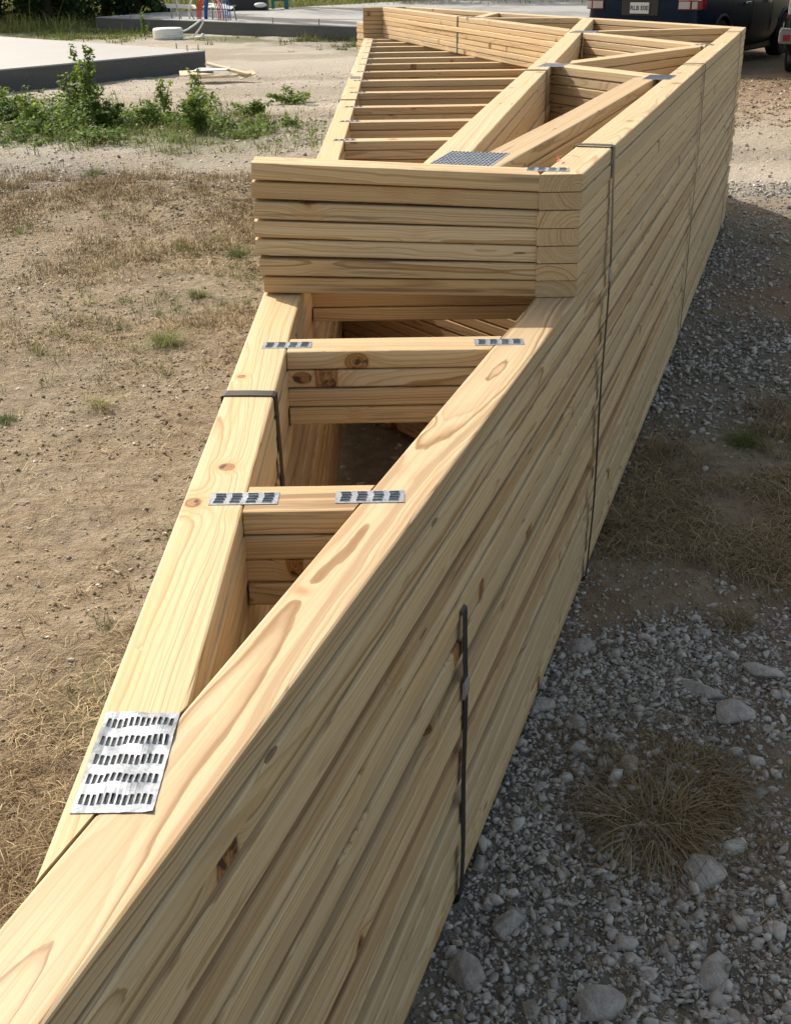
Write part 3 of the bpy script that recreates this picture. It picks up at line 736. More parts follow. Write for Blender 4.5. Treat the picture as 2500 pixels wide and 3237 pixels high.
# rocks one can tell apart
ROCKM = tone_mat('grey_rock', [(0, (.26, .248, .23)), (1, (.42, .405, .38))], .9, nscale=38, bumpd=.016)
def rock(x, y, s, sz, rz, tone, label, sx=1.0, sy=.8):
    rng = np.random.default_rng(int(x*1000+y*77+5)); V, F = hull_proto(rng, 26)
    V = V/np.abs(V).max(0)
    bm = bmesh.new(); vs_ = [bm.verts.new(v) for v in V]
    for f in F: bm.faces.new([vs_[i] for i in f])
    bmesh.ops.bevel(bm, geom=bm.edges[:], offset=.05, segments=1, affect='EDGES'); bmesh.ops.triangulate(bm, faces=bm.faces[:])
    bmesh.ops.subdivide_edges(bm, edges=bm.edges[:], cuts=2, use_grid_fill=True); bmesh.ops.triangulate(bm, faces=bm.faces[:]); bm.verts.index_update()
    V = np.array([v.co[:] for v in bm.verts]); F = np.array([[v.index for v in f.verts] for f in bm.faces]); bm.free()
    q = np.array([noise.noise(Vector(v)*3+Vector((x*9, y*5, 0)))*.05+noise.noise(Vector(v)*9+Vector((x*3, 0, 0)))*.03 for v in V.tolist()])
    V = V*(1+q[:, None])*np.array([s*sx, s*sy, sz])
    c, s_ = cos(rz), sin(rz); V = V@np.array([[c, s_, 0], [-s_, c, 0], [0, 0, 1]])
    o = np_obj('rock', V, F, ROCKM, np.full(len(V), tone), smooth=False); o.location = (x, y, float(height(x, y))+sz*.12)
    tag(o, label, 'rock', 'grey rocks lying beside the stack')
rock(.475, 2.57, .046, .022, .3, .35, 'brown-grey slab of rock half sunk in the dirt close to the right face')
rock(.605, 1.745, .052, .026, 1.3, .75, 'large flat grey rock just below the dry grass clump', 1, .85)
rock(.815, 2.285, .062, .030, .5, .7, 'widest angular grey rock of the cluster at the right edge', 1, .8)
rock(.755, 2.385, .050, .026, 2.3, .55, 'oblong bluish rock behind the widest angular one', 1.25, .6)
rock(.205, 1.605, .040, .022, .8, .55, 'rounded grey rock beside the foot of the lower strap', 1.05, .8)
rock(.115, 1.495, .044, .026, 2.0, .35, 'dark rounded rock tucked against the bottom of the stack', 1, .8)
rock(.345, 1.425, .046, .026, .2, .6, 'pale rounded rock at the very bottom of the photo', 1, .9)
rock(.565, 1.505, .042, .022, 1.1, .6, 'flat pointed rock low in the gravel, right of the bottom middle', 1.2, .7)
rock(.345, 2.305, .036, .019, .0, .6, 'small smooth grey rock beside the right face above the gravel edge', 1.2, .7)
rock(.93, 2.46, .045, .022, -.5, .9, 'pale elongated stone at the right border beside the straw', 1.35, .55)
rock(.03, 4.25, .035, .02, .4, .5, 'lone tan stone on the dark ground seen between the chords', 1.2, .8)

# ------------------------------------------------------------------ grass
def blades(name, X, Y, Z, H, lean, az, wd, tone, mat, label=None, cat=None, group=None, kind='stuff', seg=3, curl=1.0, parent=None, loc=None):
    n = len(X); V = np.zeros((n, (seg+1)*2, 3)); dx, dy = np.cos(az), np.sin(az); sx, sy = -dy, dx
    for i in range(seg+1):
        t = i/seg; th = lean*(.45+.75*curl*t); th = np.clip(th, 0, 1.62)
        # arc integration
        r = H*t; hx = r*np.sin(th); hz = r*np.cos(th)
        w = wd*(1-.85*t)/2
        for q, sg in ((0, -1), (1, 1)):
            V[:, i*2+q, 0] = X+dx*hx+sx*w*sg; V[:, i*2+q, 1] = Y+dy*hx+sy*w*sg; V[:, i*2+q, 2] = Z+hz
    base = (np.arange(n)*(seg+1)*2)[:, None, None]
    f = np.array([[2*i, 2*i+1, 2*i+3, 2*i+2] for i in range(seg)])[None]
    F = (f+base).reshape(-1, 4); V = V.reshape(-1, 3)
    if loc is not None: V = V-np.array(loc)
    o = np_obj(name, V, F, mat, np.repeat(tone, (seg+1)*2), parent=parent)
    if loc is not None and parent is None: o.location = loc
    if parent is None: tag(o, label, cat, group, kind)
    return o
STRAW = tone_mat('dry_grass', [(0, (.12, .080, .042)), (.4, (.25, .185, .10)), (.75, (.44, .36, .21)), (1, (.58, .50, .33))], .85, .0)
GREENG = tone_mat('green_grass', [(0, (.045, .065, .018)), (.5, (.13, .165, .04)), (.85, (.24, .26, .075)), (1, (.40, .36, .17))], .75, .3)
LEAFM = tone_mat('leaf', [(0, (.028, .055, .014)), (.5, (.095, .165, .030)), (.85, (.20, .28, .05)), (1, (.34, .40, .10))], .6, .5)

def tufts(name, n, x0, x1, y0, y1, dens, per, spread, hmean, mat, tone_mu, label, ypow=1.0, lean=(.3, 1.3), wd=.0022, flat=0):
    X, Y = pick(n, x0, x1, y0, y1, lambda x, y: dens(x, y)*(~inside_stack(x, y, .03)), ypow)
    m = len(X); cnt = RNG.poisson(per, m)+1; ix = np.repeat(np.arange(m), cnt); N = len(ix)
    sz = RNG.uniform(.5, 1.5, m)
    a = RNG.uniform(0, 2*pi, N); r = spread*sz[ix]*np.sqrt(RNG.uniform(0, 1, N))
    bx = X[ix]+np.cos(a)*r; by = Y[ix]+np.sin(a)*r
    H = hmean*sz[ix]*RNG.lognormal(0, .35, N); ln = RNG.uniform(lean[0], lean[1], N)
    az = a+RNG.normal(0, .8, N) if not flat else RNG.uniform(0, 2*pi, N)
    tone = np.clip(tone_mu+RNG.normal(0, .14, m)[ix]+RNG.normal(0, .14, N), 0, 1)
    sc = np.maximum(1, by/5.0)
    return blades(name, bx, by, height(bx, by)+(.002 if flat else -.002), H, ln, az, wd*sc*RNG.uniform(.7, 1.4, N), tone, mat, label, name.replace('_', ' '))
mB = lambda x, y: masks(x, y)[1]; mG = lambda x, y: masks(x, y)[2]
tufts('dry_grass', 9000, -3.6, -.3, 1.0, 6.2, lambda x, y: np.clip(mB(x, y)*.55+.05, 0, 1), 7, .018, .030, STRAW, .55, 'thin dry brown grass tufts in the near tan dirt left of the stack', .9)
tufts('dry_grass', 22000, -5.2, -.3, 5.5, 11.0, lambda x, y: np.clip(mB(x, y)*.9, 0, 1)*sstep(.36, .6, fbm(x, y, 2.4, 88)), 8, .040, .038, STRAW, .46, 'dense dry brown grass patch on the left beyond the bare dirt', 1.0, (.2, 1.2), .0024)
tufts('straw', 14000, -3.8, -.3, 1.0, 9, lambda x, y: np.clip(mB(x, y)+.12, 0, 1), 4, .03, .05, STRAW, .62, 'loose dead grass strands lying flat on the left dirt', 1.0, (1.45, 1.6), .0020, 1)
tufts('straw', 1900, -1.5, -.3, 1.0, 2.6, lambda x, y: blob(x, y, -.74, 1.62, .30, .42), 18, .05, .055, STRAW, .24, 'matted dead grass at the lower left corner beside the tail', 1.0, (1.2, 1.6), .0018, 1)
tufts('dry_grass', 900, -3.6, -.35, 1.4, 8.5, lambda x, y: sstep(.55, .66, fbm(x, y, 1.1, 61)), 26, .03, .05, GREENG, .45, 'small green and straw coloured tufts dotting the left dirt', 1.0, (.3, 1.3), .0022)
# right, pine straw in the shade
tufts('pine_straw', 15000, .15, 2.2, 2.3, 4.6, lambda x, y: np.clip(mB(x, y), 0, 1), 11, .045, .060, STRAW, .40, 'matted brown pine straw in the shade right of the stack', 1.0, (1.15, 1.62), .0022, 1)
tufts('dry_grass', 1300, .3, 2.2, 2.5, 4.4, lambda x, y: sstep(.52, .62, fbm(x, y, 2.6, 77)), 26, .018, .060, STRAW, .30, 'low dull grass tufts in the shaded straw right of the stack', 1.0, (.5, 1.45), .0017)
tufts('pine_straw', 6500, 0, 1.3, 1.2, 2.6, lambda x, y: .05+.95*blob(x, y, .56, 1.95, .17, .22), 4, .03, .06, STRAW, .22, 'a few stray needles lying on the near gravel', 1.0, (1.4, 1.6), .0014, 1)
tufts('dry_grass', 1600, 1.2, 3.4, 4.4, 8.4, lambda x, y: .5*sstep(.55, .66, fbm(x, y, 1.6, 78)), 12, .03, .04, STRAW, .3, 'sparse dull grass on the far shaded gravel', 1.0, (.5, 1.4), .0022)
tufts('dead_leaves', 1500, 2.5, 7, 12.5, 18, lambda x, y: np.full_like(x, .7), 3, .05, .05, STRAW, .35, 'brown leaf litter on the dirt in front of the cars', 1.0, (1.3, 1.6), .010, 1)

def clump(x, y, rad, n, label, tone=.42, h=.085, mat=None, wd=.0019, l0=.75, l1=1.6):
    a = RNG.uniform(0, 2*pi, n); r = rad*.42*np.sqrt(RNG.uniform(0, 1, n)); bx = x+np.cos(a)*r; by = y+np.sin(a)*r
    H = h*RNG.uniform(.55, 1.35, n); ln = RNG.uniform(l0, l1, n); z0 = float(height(x, y))
    o = blades('grass_clump', bx, by, np.full(n, z0-.002), H, ln, a+np.where(RNG.uniform(0, 1, n) < .3, RNG.uniform(-3, 3, n), RNG.normal(0, .45, n)), np.full(n, wd), np.clip(RNG.normal(tone, .17, n), 0, 1), mat or STRAW,
               label, 'grass clump', 'single grass clumps on the ground', None, 4, 1.0, None, (x, y, z0))
    return o
clump(.528, 1.885, .22, 480, 'big dry grass clump spreading star-like over the near gravel', .30, .125, None, .0026, 1.15, 1.68)
clump(.600, 2.02, .34, 1200, 'flattened reddish dry clump just behind the star-like one', .22, .08, None, .0024, 1.3, 1.7)
clump(1.12, 3.05, .11, 420, 'low dry clump at the right border of the shaded straw', .34, .09)
clump(.72, 3.28, .09, 380, 'dark matted clump close to the right face in the straw', .25, .08)
clump(1.30, 3.95, .10, 420, 'greenish clump at the right border behind the straw', .45, .08, GREENG)
clump(.93, 2.72, .09, 300, 'olive clump at the edge of straw and gravel', .35, .07)
clump(-1.07, 5.22, .11, 420, 'green and straw grass clump on the dirt left of the strap', .62, .11, GREENG)
clump(-1.55, 4.30, .07, 260, 'round green clump in the bare dirt', .35, .05, GREENG)
clump(-1.20, 4.42, .07, 120, 'wispy pale clump right of the round green one', .9, .09, GREENG)
clump(-2.10, 4.75, .09, 360, 'dark green clump near the left border', .3, .06, GREENG)
clump(-.95, 7.05, .10, 380, 'olive clump beside the end boards', .35, .09, GREENG)
clump(-1.05, 6.1, .09, 300, 'dull clump a little left of the long chord', .4, .08, GREENG)
clump(-2.55, 10.2, .16, 500, 'green clump at the left end of the brown grass', .4, .11, GREENG)

# ================================================================== SLABS
def conc_top():
    t = NT('slab_concrete'); oc = t.n('ShaderNodeTexCoord').outputs['Object']
    n = t.noise(oc, .9, 5, .6); n2 = t.noise(oc, 14, 4, .6)
    c = t.mix(n, (.26, .27, .27), (.35, .36, .355)); c = t.mix(t.mapr(n2, .4, .7, 0, .15), c, (.28, .28, .27))
    t.set(c, .7, 0); t.bump(n2, .2, .004); return t.m
def conc_side():
    t = NT('slab_side_coating'); oc = t.n('ShaderNodeTexCoord').outputs['Object']; x, y, z = t.sep(oc)
    n = t.noise(t.xyz(t.M('MULTIPLY', x, .8), t.M('MULTIPLY', y, .8), t.M('MULTIPLY', z, 9)), 1.5, 4, .6); n2 = t.noise(oc, 30, 3)
    c = t.mix(n, (.060, .063, .065), (.115, .118, .116)); c = t.mix(t.mapr(n2, .5, .8, 0, .3), c, (.2, .2, .19))
    t.set(c, .9, 0); return t.m
CT, CS = conc_top(), conc_side()
def slab(poly, z, label):
    bx = sum(p[0] for p in poly)/len(poly); by = sum(p[1] for p in poly)/len(poly)
    E_ = empty('concrete_slab', (bx, by, 0)); tag(E_, label, 'slab', 'house foundation slabs')
    n = len(poly)
    V = [(p[0]-bx, p[1]-by, z-.02) for p in poly]+[(p[0]-bx, p[1]-by, -.25) for p in poly]
    F = [tuple(range(n)), tuple(range(2*n-1, n-1, -1))]+[(i, i+n, (i+1) % n+n, (i+1) % n) for i in range(n)]
    mesh_obj('foundation_wall', V, F, CS, E_)
    s = lambda p, k: ((p[0]-bx)*k, (p[1]-by)*k)
    V = [(*s(p, 1.0008), z) for p in poly]+[(*s(p, 1.0008), z-.02) for p in poly]
    mesh_obj('slab_surface', V, F, CT, E_)
    return E_
A0 = (-3.0, 20.17)
slab([A0, (-3.0-.70*9, 20.17+.714*9), (-3.0-.70*9-.612*12, 20.17+.714*9-.79*12), (-3.0-.612*12, 20.17-.79*12)], .32, 'pale concrete slab with dark sides at the left, behind the green weeds')
slab([(-8.02, 34.31), (1.6, 25.35), (11.5, 40.5), (4.0, 46.5), (.43, 43.51), (-1.31, 41.19), (-4.14, 38.3), (-6.78, 36.95)], .29, 'long concrete slab across the far end, carrying the red and blue pipes')

# small form stakes along the slab edges
STK = simple('rusty_stake', (.16, .13, .11), .8)
def stake(x, y, z, h, label, r=.008):
    o = tube('form_stake', [(0, 0, 0), (0, 0, h)], r, STK, n=6); o.location = (x, y, z); tag(o, label, 'stake', 'thin form stakes along the slab edges')
for (x, y, w_) in [(-3.28, 20.15, 'left one of the pair at the corner'), (-3.12, 20.28, 'right one of the pair at the corner'), (-3.55, 20.72, 'nearest the corner along the back edge'), (-4.7, 21.86, 'second from the corner along the back edge'), (-5.6, 22.8, 'third from the corner along the back edge'), (-6.6, 23.8, 'farthest from the corner along the back edge')]: stake(x, y, .318, .09, 'thin stake on the near slab, '+w_)
for q, w_ in zip((.12, .28, .42, .55, .67, .8, .9), ('first', 'second', 'third', 'fourth', 'fifth', 'sixth', 'last')): stake(-8.02+9.62*q, 34.31-8.96*q+.1, .288, .13, 'thin stake along the front edge of the far slab, %s from the left' % w_, .010)

# ------------------------------------------------------------------ pipes on the far slab
PR = simple('red_pipe', (.62, .03, .045), .35); PB = simple('blue_pipe', (.015, .10, .40), .35); PW = simple('white_pipe', (.72, .71, .67), .4); PG = simple('grey_pipe', (.25, .26, .27), .5)
def arch(a, b, h, m, name, label, r=.013, lean=0):
    pts = []
    for i in range(25):
        t = pi*i/24; s = (1-cos(t))/2
        pts.append((a[0]+(b[0]-a[0])*s-a[0], a[1]+(b[1]-a[1])*s-a[1]+lean*sin(t), h*sin(t)**.8))
    o = tube(name, pts, r, m, n=8); o.location = (a[0], a[1], .288); tag(o, label, 'pipe', label and name.replace('_', ' ')+' loops'); return o
for i in range(4): arch((-4.93+.035*i, 32.30-.02*i), (-4.30+.045*i, 31.50-.03*i), .60-.02*i, PR, 'red_pipe', 'red flexible pipe arching out of the far slab, %s of the red ones' % ('outermost', 'second outermost', 'second innermost', 'innermost')[i], .014, .1*i)
for i in range(4): arch((-4.72+.02*i, 32.2), (-4.12+.055*i, 31.38-.02*i), .66+.02*i, PB, 'blue_pipe', 'blue flexible pipe arching beside the red ones, %s of the blue ones' % ('lowest', 'second lowest', 'second highest', 'highest')[i], .014, .1*i)
arch((-5.16, 32.4), (-4.28, 31.4), .62, PW, 'white_pipe', 'white flexible pipe arching left of the red ones', .013)
arch((-5.13, 32.35), (-4.15, 31.3), .66, PW, 'white_pipe', 'white flexible pipe running between the red and blue ones', .012)
def post(x, y, h, r, m, label, dx=0):
    o = tube('pipe_stub', [(0, 0, 0), (dx*.5, 0, h*.5), (dx, 0, h)], r, m, n=8); o.location = (x, y, .288); tag(o, label, 'pipe stub', 'upright pipe stubs on the far slab')
post(-5.68, 32.85, .26, .016, PG, 'short grey pipe stub farthest left on the far slab')
post(-5.44, 32.6, 1.1, .02, PW, 'tall white pipe stub left of the pipe arches', -.10)
post(-5.38, 32.55, .50, .014, PG, 'bent grey stub at the foot of the tall white one', -.16)
post(-5.0, 32.2, .22, .014, PG, 'leaning grey stub just left of the red arches', -.12)
post(-4.46, 31.8, .30, .018, PG, 'grey pipe stub under the red arches')
post(-3.80, 31.25, .34, .016, PG, 'grey pipe stub right of the blue arches', -.05)

# roll of white strip lying on its side with a loose loop
def coil():
    c = Vector((-5.13, 28.95, float(height(-5.13, 28.95)))); E_ = empty('strip_roll', c); tag(E_, 'white roll of flexible strip on the ground in front of the far slab', 'roll')
    WM = simple('white_strip', (.74, .74, .71), .5, 0, 20, .06)
    prof = [(.33, .0), (.345, .06), (.345, .19), (.335, .235), (.30, .25), (.20, .238), (.15, .22), (.13, .10), (.13, .0)]
    V = []; F = []; N = 48
    for i in range(N):
        a = 2*pi*i/N
        for (r, z) in prof: V.append((r*cos(a), r*sin(a), z))
    m = len(prof)
    for i in range(N):
        for k in range(m): F.append((i*m+k, ((i+1) % N)*m+k, ((i+1) % N)*m+(k+1) % m, i*m+(k+1) % m))
    mesh_obj('wound_strip', V, F, WM, E_, True)
    for q in (.05, .10, .15, .20):
        tube('winding', [(.346*cos(2*pi*i/40), .346*sin(2*pi*i/40), q) for i in range(40)], .004, simple('strip_shadow_line', (.5, .5, .48), .6), E_, 5, True)
    tube('loose_end', [(.30, -.1, .14), (.50, -.08, .22), (.68, -.05, .33), (.78, -.02, .40), (.83, 0, .40), (.83, .02, .34), (.76, .02, .24), (.66, 0, .12), (.58, -.02, .05)], .019, WM, E_, 8)
coil()
cup = bmesh.new(); bmesh.ops.create_cone(cup, cap_ends=True, segments=16, radius1=.05, radius2=.035, depth=.13); bmesh.ops.bevel(cup, geom=cup.edges[:], offset=.006, segments=2, affect='EDGES')
o = bm_obj('paper_cup', cup, simple('white_paper', (.8, .8, .78), .6), smooth=True); o.location = (-4.33, 29.0, .05); tag(o, 'small white cup on the ground right of the white roll', 'cup')
V = [(-.2, -.06, 0), (.2, -.05, .01), (.22, .06, .012), (-.18, .07, 0), (-.2, -.06, .012), (.2, -.05, .025), (.22, .06, .03), (-.18, .07, .015)]
o = mesh_obj('board_scrap', V, [(3, 2, 1, 0), (4, 5, 6, 7), (0, 1, 5, 4), (1, 2, 6, 5), (2, 3, 7, 6), (3, 0, 4, 7)], simple('white_board', (.72, .72, .7), .7)); o.location = (-4.62, 29.05, .02); tag(o, 'flat white scrap beside the white cup', 'scrap')

# lumber and plywood scraps at the corner of the near slab
SCR = simple('weathered_board', (.62, .50, .33), .8, 0, 12, .2)
def scrap(x, y, z, l, w, th, rz, rx, ry, label, m=SCR):
    bm = bmesh.new(); box_bm(bm, -l/2, l/2, -w/2, w/2, -th/2, th/2, .003)
    for v in bm.verts: v.co.z += .03*sin(v.co.x*3)*l; v.co.y += .02*sin(v.co.x*7)
    o = bm_obj('board_scrap', bm, m); o.location = (x, y, z); o.rotation_euler = (rx, ry, rz); tag(o, label, 'board scrap', 'board scraps by the corner of the near slab')
scrap(-2.88, 18.35, .13, .50, .28, .016, .2, .16, .05, 'pale plywood sheet scrap leaning at the left of the scrap pile')
scrap(-2.66, 18.45, .17, .52, .24, .014, -.2, .10, .02, 'greyish printed sheet scrap on top of the pile', simple('grey_sheet', (.50, .53, .58), .6, 0, 9, .25))
scrap(-2.42, 18.45, .17, .80, .09, .036, -.55, .05, .22, 'board offcut sloping down to the right from the slab corner')
scrap(-2.13, 18.30, .10, .26, .16, .016, .35, .35, -.2, 'small square plywood scrap at the right end of the pile')
scrap(-2.62, 18.25, .08, .70, .09, .036, .05, 0, .03, 'dark-edged board lying under the sheet scraps')

# equipment at the back edge of the far slab
BLK = simple('black_plastic', (.012, .013, .014), .5); TEAL = simple('teal_paint', (.02, .16, .17), .45)
E_ = empty('equipment_case', (-4.15, 37.6, .0)); tag(E_, 'black equipment case with a pale lid behind the pipe arches', 'case')
bm = bmesh.new(); box_bm(bm, -.65, .55, -.3, .3, .0, .62, .05); bm_obj('case_body', bm, BLK, E_)
bm = bmesh.new(); box_bm(bm, -.2, .75, -.28, .28, .622, .70, .03); bm_obj('lid', bm, PW, E_)
bm = bmesh.new(); bmesh.ops.create_uvsphere(bm, u_segments=16, v_segments=10, radius=.12); [setattr(v, 'co', Vector((v.co.x*1.6, v.co.y, v.co.z*.6))) for v in bm.verts]
o = bm_obj('pale_bag', bm, PW, E_, True); o.location = (.38, -.5, .44)
E_ = empty('metal_stand', (-3.30, 38.4, .0)); tag(E_, 'teal metal stand with two legs at the back of the far slab', 'stand')
for (a, b) in (((-.22, 0, 0), (-.22, 0, .85)), ((.17, 0, 0), (.17, 0, .85))):
    bm = bmesh.new(); box_bm(bm, a[0]-.05, a[0]+.05+(.04 if a[0] > 0 else 0), -.05, .05, 0, .85, .01); bm_obj('leg', bm, TEAL, E_)
bm = bmesh.new(); box_bm(bm, -.17, .12, -.04, .04, .50, .60, .01); bm_obj('crossbar', bm, TEAL, E_)
bm = bmesh.new(); box_bm(bm, -.40, .30, -.25, .25, .86, .93, .01); bm_obj('stand_top', bm, TEAL, E_)
for i, (x, y, lb) in enumerate([(-6.2, 37.6, 'pale crumpled sheet at the upper left behind the far slab'), (-5.0, 37.2, 'tilted pale panel behind the white pipe arch')]):
    scrap(x, y, .42, .9, .5, .02, .3-.5*i, .2, .12, lb, simple('pale_sheet', (.70, .68, .62), .6))

# ================================================================== PLANTS
def leafcloud(C, R3, n, size, tone_mu, rng=RNG, hollow=.35, up=.5):
    """leaf faces spread through ellipsoids C (m,3) radii R3 (m,3)"""
    m = len(C); ix = rng.integers(0, m, n); d = rng.normal(size=(n, 3)); d /= np.linalg.norm(d, axis=1)[:, None]
    r = (hollow+(1-hollow)*rng.uniform(0, 1, n)**.7)[:, None]
    P = C[ix]+d*r*R3[ix]
    nv = rng.normal(size=(n, 3)); nv[:, 2] = np.abs(nv[:, 2])+up; nv /= np.linalg.norm(nv, axis=1)[:, None]
    a = np.cross(nv, rng.normal(size=(n, 3))); a /= np.linalg.norm(a, axis=1)[:, None]; b = np.cross(nv, a)
    L = (size*rng.uniform(.6, 1.4, n))[:, None]
    V = np.stack([P-a*L*.5, P+b*L*.30, P+a*L*.5-nv*L*.12, P-b*L*.30], 1).reshape(-1, 3)
    F = np.arange(n*4).reshape(n, 4)
    ct = rng.normal(tone_mu, .13, m)
    return V, F, np.repeat(np.clip(ct[ix]+rng.normal(0, .13, n), 0, 1), 4)
BARK = simple('bark', (.085, .062, .045), .95, 0, 8, .4)
STEM = simple('stem', (.10, .12, .04), .8)
def plant(x, y, h, w, n, label, tone=.6, leaf=.045, name='weed_plant', cat='weed', grp='leafy weeds in front of the near slab', ns=5):
    z = float(height(x, y)); E_ = empty(name, (x, y, z)); tag(E_, label, cat, grp); V = []; F = []; C = []; R3 = []
    for i in range(ns):
        a = random.uniform(0, 6.28); rr = w*random.uniform(.1, .5); hh = h*random.uniform(.55, 1.0) if i else h
        if i == 0: rr = w*.12
        pts = [(0, 0, 0), (cos(a)*rr*.35, sin(a)*rr*.35, hh*.45), (cos(a)*rr, sin(a)*rr, hh)]
        v, f = tube_np(pts, [.010, .007, .003], 5); o0 = len(V); V += v; F += [tuple(q+o0 for q in ff) for ff in f]
        for t in np.linspace(.25, 1, 6):
            C.append((cos(a)*rr*t**1.2, sin(a)*rr*t**1.2, hh*t)); R3.append((w*.24*(1.25-t*.8), w*.24*(1.25-t*.8), h*.09))
    mesh_obj('stem', V, F, STEM, E_, True)
    v, f, tn_ = leafcloud(np.array(C), np.array(R3), n, leaf, tone, up=.9); np_obj('foliage', v, f, LEAFM, tn_, E_)
for a in [(-3.32, 13.45, .80, .50, 900, 'tallest bright green weed, standing before the near slab', .66),
          (-3.62, 13.9, .52, .75, 1100, 'broad bushy weed just left of the tallest one', .55),
          (-4.25, 13.6, .36, .70, 900, 'low dark bushy weed near the left border', .42),
          (-3.15, 13.1, .34, .60, 900, 'dark leafy weed at the foot of the tallest one', .36),
          (-2.72, 14.6, .36, .45, 300, 'thin weed with a small bright crown right of the tallest', .8),
          (-2.15, 13.6, .33, .55, 560, 'bright upright weed in the middle of the weed bed', .7),
          (-2.02, 12.7, .34, .50, 620, 'bushy green weed at the front edge of the weed bed', .55),
          (-1.62, 14.2, .17, .60, 620, 'rounded green weed below the board scraps', .6),
          (-1.22, 15.6, .20, .75, 900, 'yellowish bushy weed at the right end of the weed bed', .68),
          (-1.10, 13.3, .10, .40, 260, 'small green weed in the gravel right of the weed bed', .5),
          (-2.75, 17.6, .26, .30, 200, 'small weed against the slab corner', .6),
          (-4.9, 14.6, .42, .75, 1000, 'bushy weed cut by the left border below the slab', .5),
          (-4.55, 13.2, .30, .6, 800, 'low bright weed at the left end of the weed bed', .68),
          (-3.95, 13.3, .34, .6, 900, 'yellowish leafy weed between the dark low ones', .74),
          (-2.65, 13.5, .26, .6, 800, 'wide low weed between the tallest and the bright upright one', .62),
          (-2.4, 15.2, .28, .6, 700, 'green weed in front of the slab, left of the scraps', .66),
          (-2.95, 12.1, .12, .34, 300, 'low grassy green weed on the bare gravel in front', .55),
          (-6.0, 30.6, .55, .35, 260, 'lone weed against the far slab', .55),
          (-5.9, 21.2, .25, .3, 160, 'tiny yellow weed behind the near slab', .85)]:
    plant(*a[:6], a[6], .05 if a[2] > .3 else .04)

tufts('weeds', 3600, -5.6, -.5, 11.2, 20, lambda x, y: np.clip(mG(x, y)*1.1, 0, 1), 10, .09, .085, GREENG, .52, 'tangled green weeds and grass in front of the near slab', 1.0, (.2, 1.1), .0032)
def leafstuff(name, n, x0, x1, y0, y1, dens, hmax, leaf, tone, label):
    X, Y = pick(n, x0, x1, y0, y1, dens); m = len(X); Z = height(X, Y)
    nz = fbm(X, Y, 1.6, 55); H = hmax*np.clip((nz-.25)*2, .15, 1)
    C = np.stack([X, Y, Z+H*.5], 1); R3 = np.stack([.10+0*X, .10+0*X, H*.55], 1)
    v, f, t_ = leafcloud(C, R3, m*9, leaf, tone, hollow=.0, up=.9); o = np_obj(name, v, f, LEAFM, t_); tag(o, label, name.replace('_', ' '), None, 'stuff')
leafstuff('weeds', 9500, -5.6, -.6, 11.6, 18.5, lambda x, y: np.clip(mG(x, y)*1.2-.15, 0, 1)*sstep(.38, .55, fbm(x, y, .9, 66)), .26, .045, .50, 'small-leaved ground weeds mixed into the green bed on the left')
tufts('grass', 3000, -9, 1.2, 24.5, 33, lambda x, y: np.clip(mG(x, y), 0, 1)*sstep(.40, .6, fbm(x, y, .7, 44)), 9, .14, .085, GREENG, .55, 'green and straw coloured grass along the foot of the far slab', 1.0, (.2, 1.0), .0034)
tufts('grass', 6500, -16, 10, 33, 56, lambda x, y: np.clip(mG(x, y), 0, 1)*((y > 39.5) | (x < -8.3)), 10, .3, .28, GREENG, .72, 'tall sunlit grass field behind the far slab', 1.0, (.2, 1.0), .0040)

CROWN = tone_mat('tree_leaf', [(0, (.010, .024, .010)), (.5, (.030, .065, .022)), (.85, (.065, .11, .030)), (1, (.12, .17, .05))], .65, .3)
def tree(x, y, h, r, n, label, low=.0, tone=.45, leaf=.16, name='tree', lobes=22):
    z = float(height(x, y)); E_ = empty(name, (x, y, z)); tag(E_, label, 'tree' if name == 'tree' else 'shrub', 'dark trees and shrubs beyond the slabs'); V = []; F = []
    def add(pts, rad):
        v, f = tube_np(pts, rad, 7); o0 = len(V); V.extend(v); F.extend([tuple(q+o0 for q in ff) for ff in f])
    tr = .022*h+.02; add([(0, 0, -.1), (.02*h, 0, h*.3), (-.01*h, .02*h, h*.6), (0, 0, h*.9)], [tr*1.3, tr, tr*.6, tr*.15]); C = []; R3 = []
    for i in range(lobes):
        t = (i+.5)/lobes; a = i*2.4+random.uniform(-.4, .4); zc_ = h*(low+(1-low)*(.06+.88*t)); rr = r*(1-.75*abs(t-.35)**1.3)*random.uniform(.45, .9)
        cx, cy = cos(a)*rr, sin(a)*rr; C.append((cx, cy, zc_)); q = r*random.uniform(.28, .46); R3.append((q, q, q*random.uniform(.6, .9)))
        if i % 2 == 0: add([(0, 0, max(.1, zc_*.7)), (cx*.5, cy*.5, zc_*.88), (cx*.9, cy*.9, zc_)], [tr*.45, tr*.25, tr*.08])
    mesh_obj('trunk', V, F, BARK, E_, True)
    v, f, t_ = leafcloud(np.array(C), np.array(R3), n, leaf, tone, hollow=.25); np_obj('crown', v, f, CROWN, t_, E_)
for a in [(-11.6, 37.0, 5.5, 2.6, 9000, 'dark dense shrub farthest left behind the near slab', 0, .32), (-9.9, 36.2, 4.6, 1.7, 9000, 'mid green leafy shrub between the darker ones at the left', 0, .55),
          (-13.4, 38.6, 7.0, 2.8, 6000, 'tall dark shrub outside the left edge', 0, .3), (-8.7, 38.6, 5.2, 1.9, 8000, 'dark shrub left of the far slab corner', 0, .30),
          (-7.6, 37.9, 3.2, 1.1, 5000, 'small dark shrub right behind the far slab corner', 0, .38), (-10.6, 40.0, 25.0, 4.2, 9000, 'tall dark tree behind the leafy shrub', .45, .28), (-8.8, 46.0, 19.0, 3.6, 3200, 'tall thin-crowned tree far behind the pipe arches', .45, .30)]:
    tree(*a[:6], low=a[6], tone=a[7], leaf=.15, name='shrub')
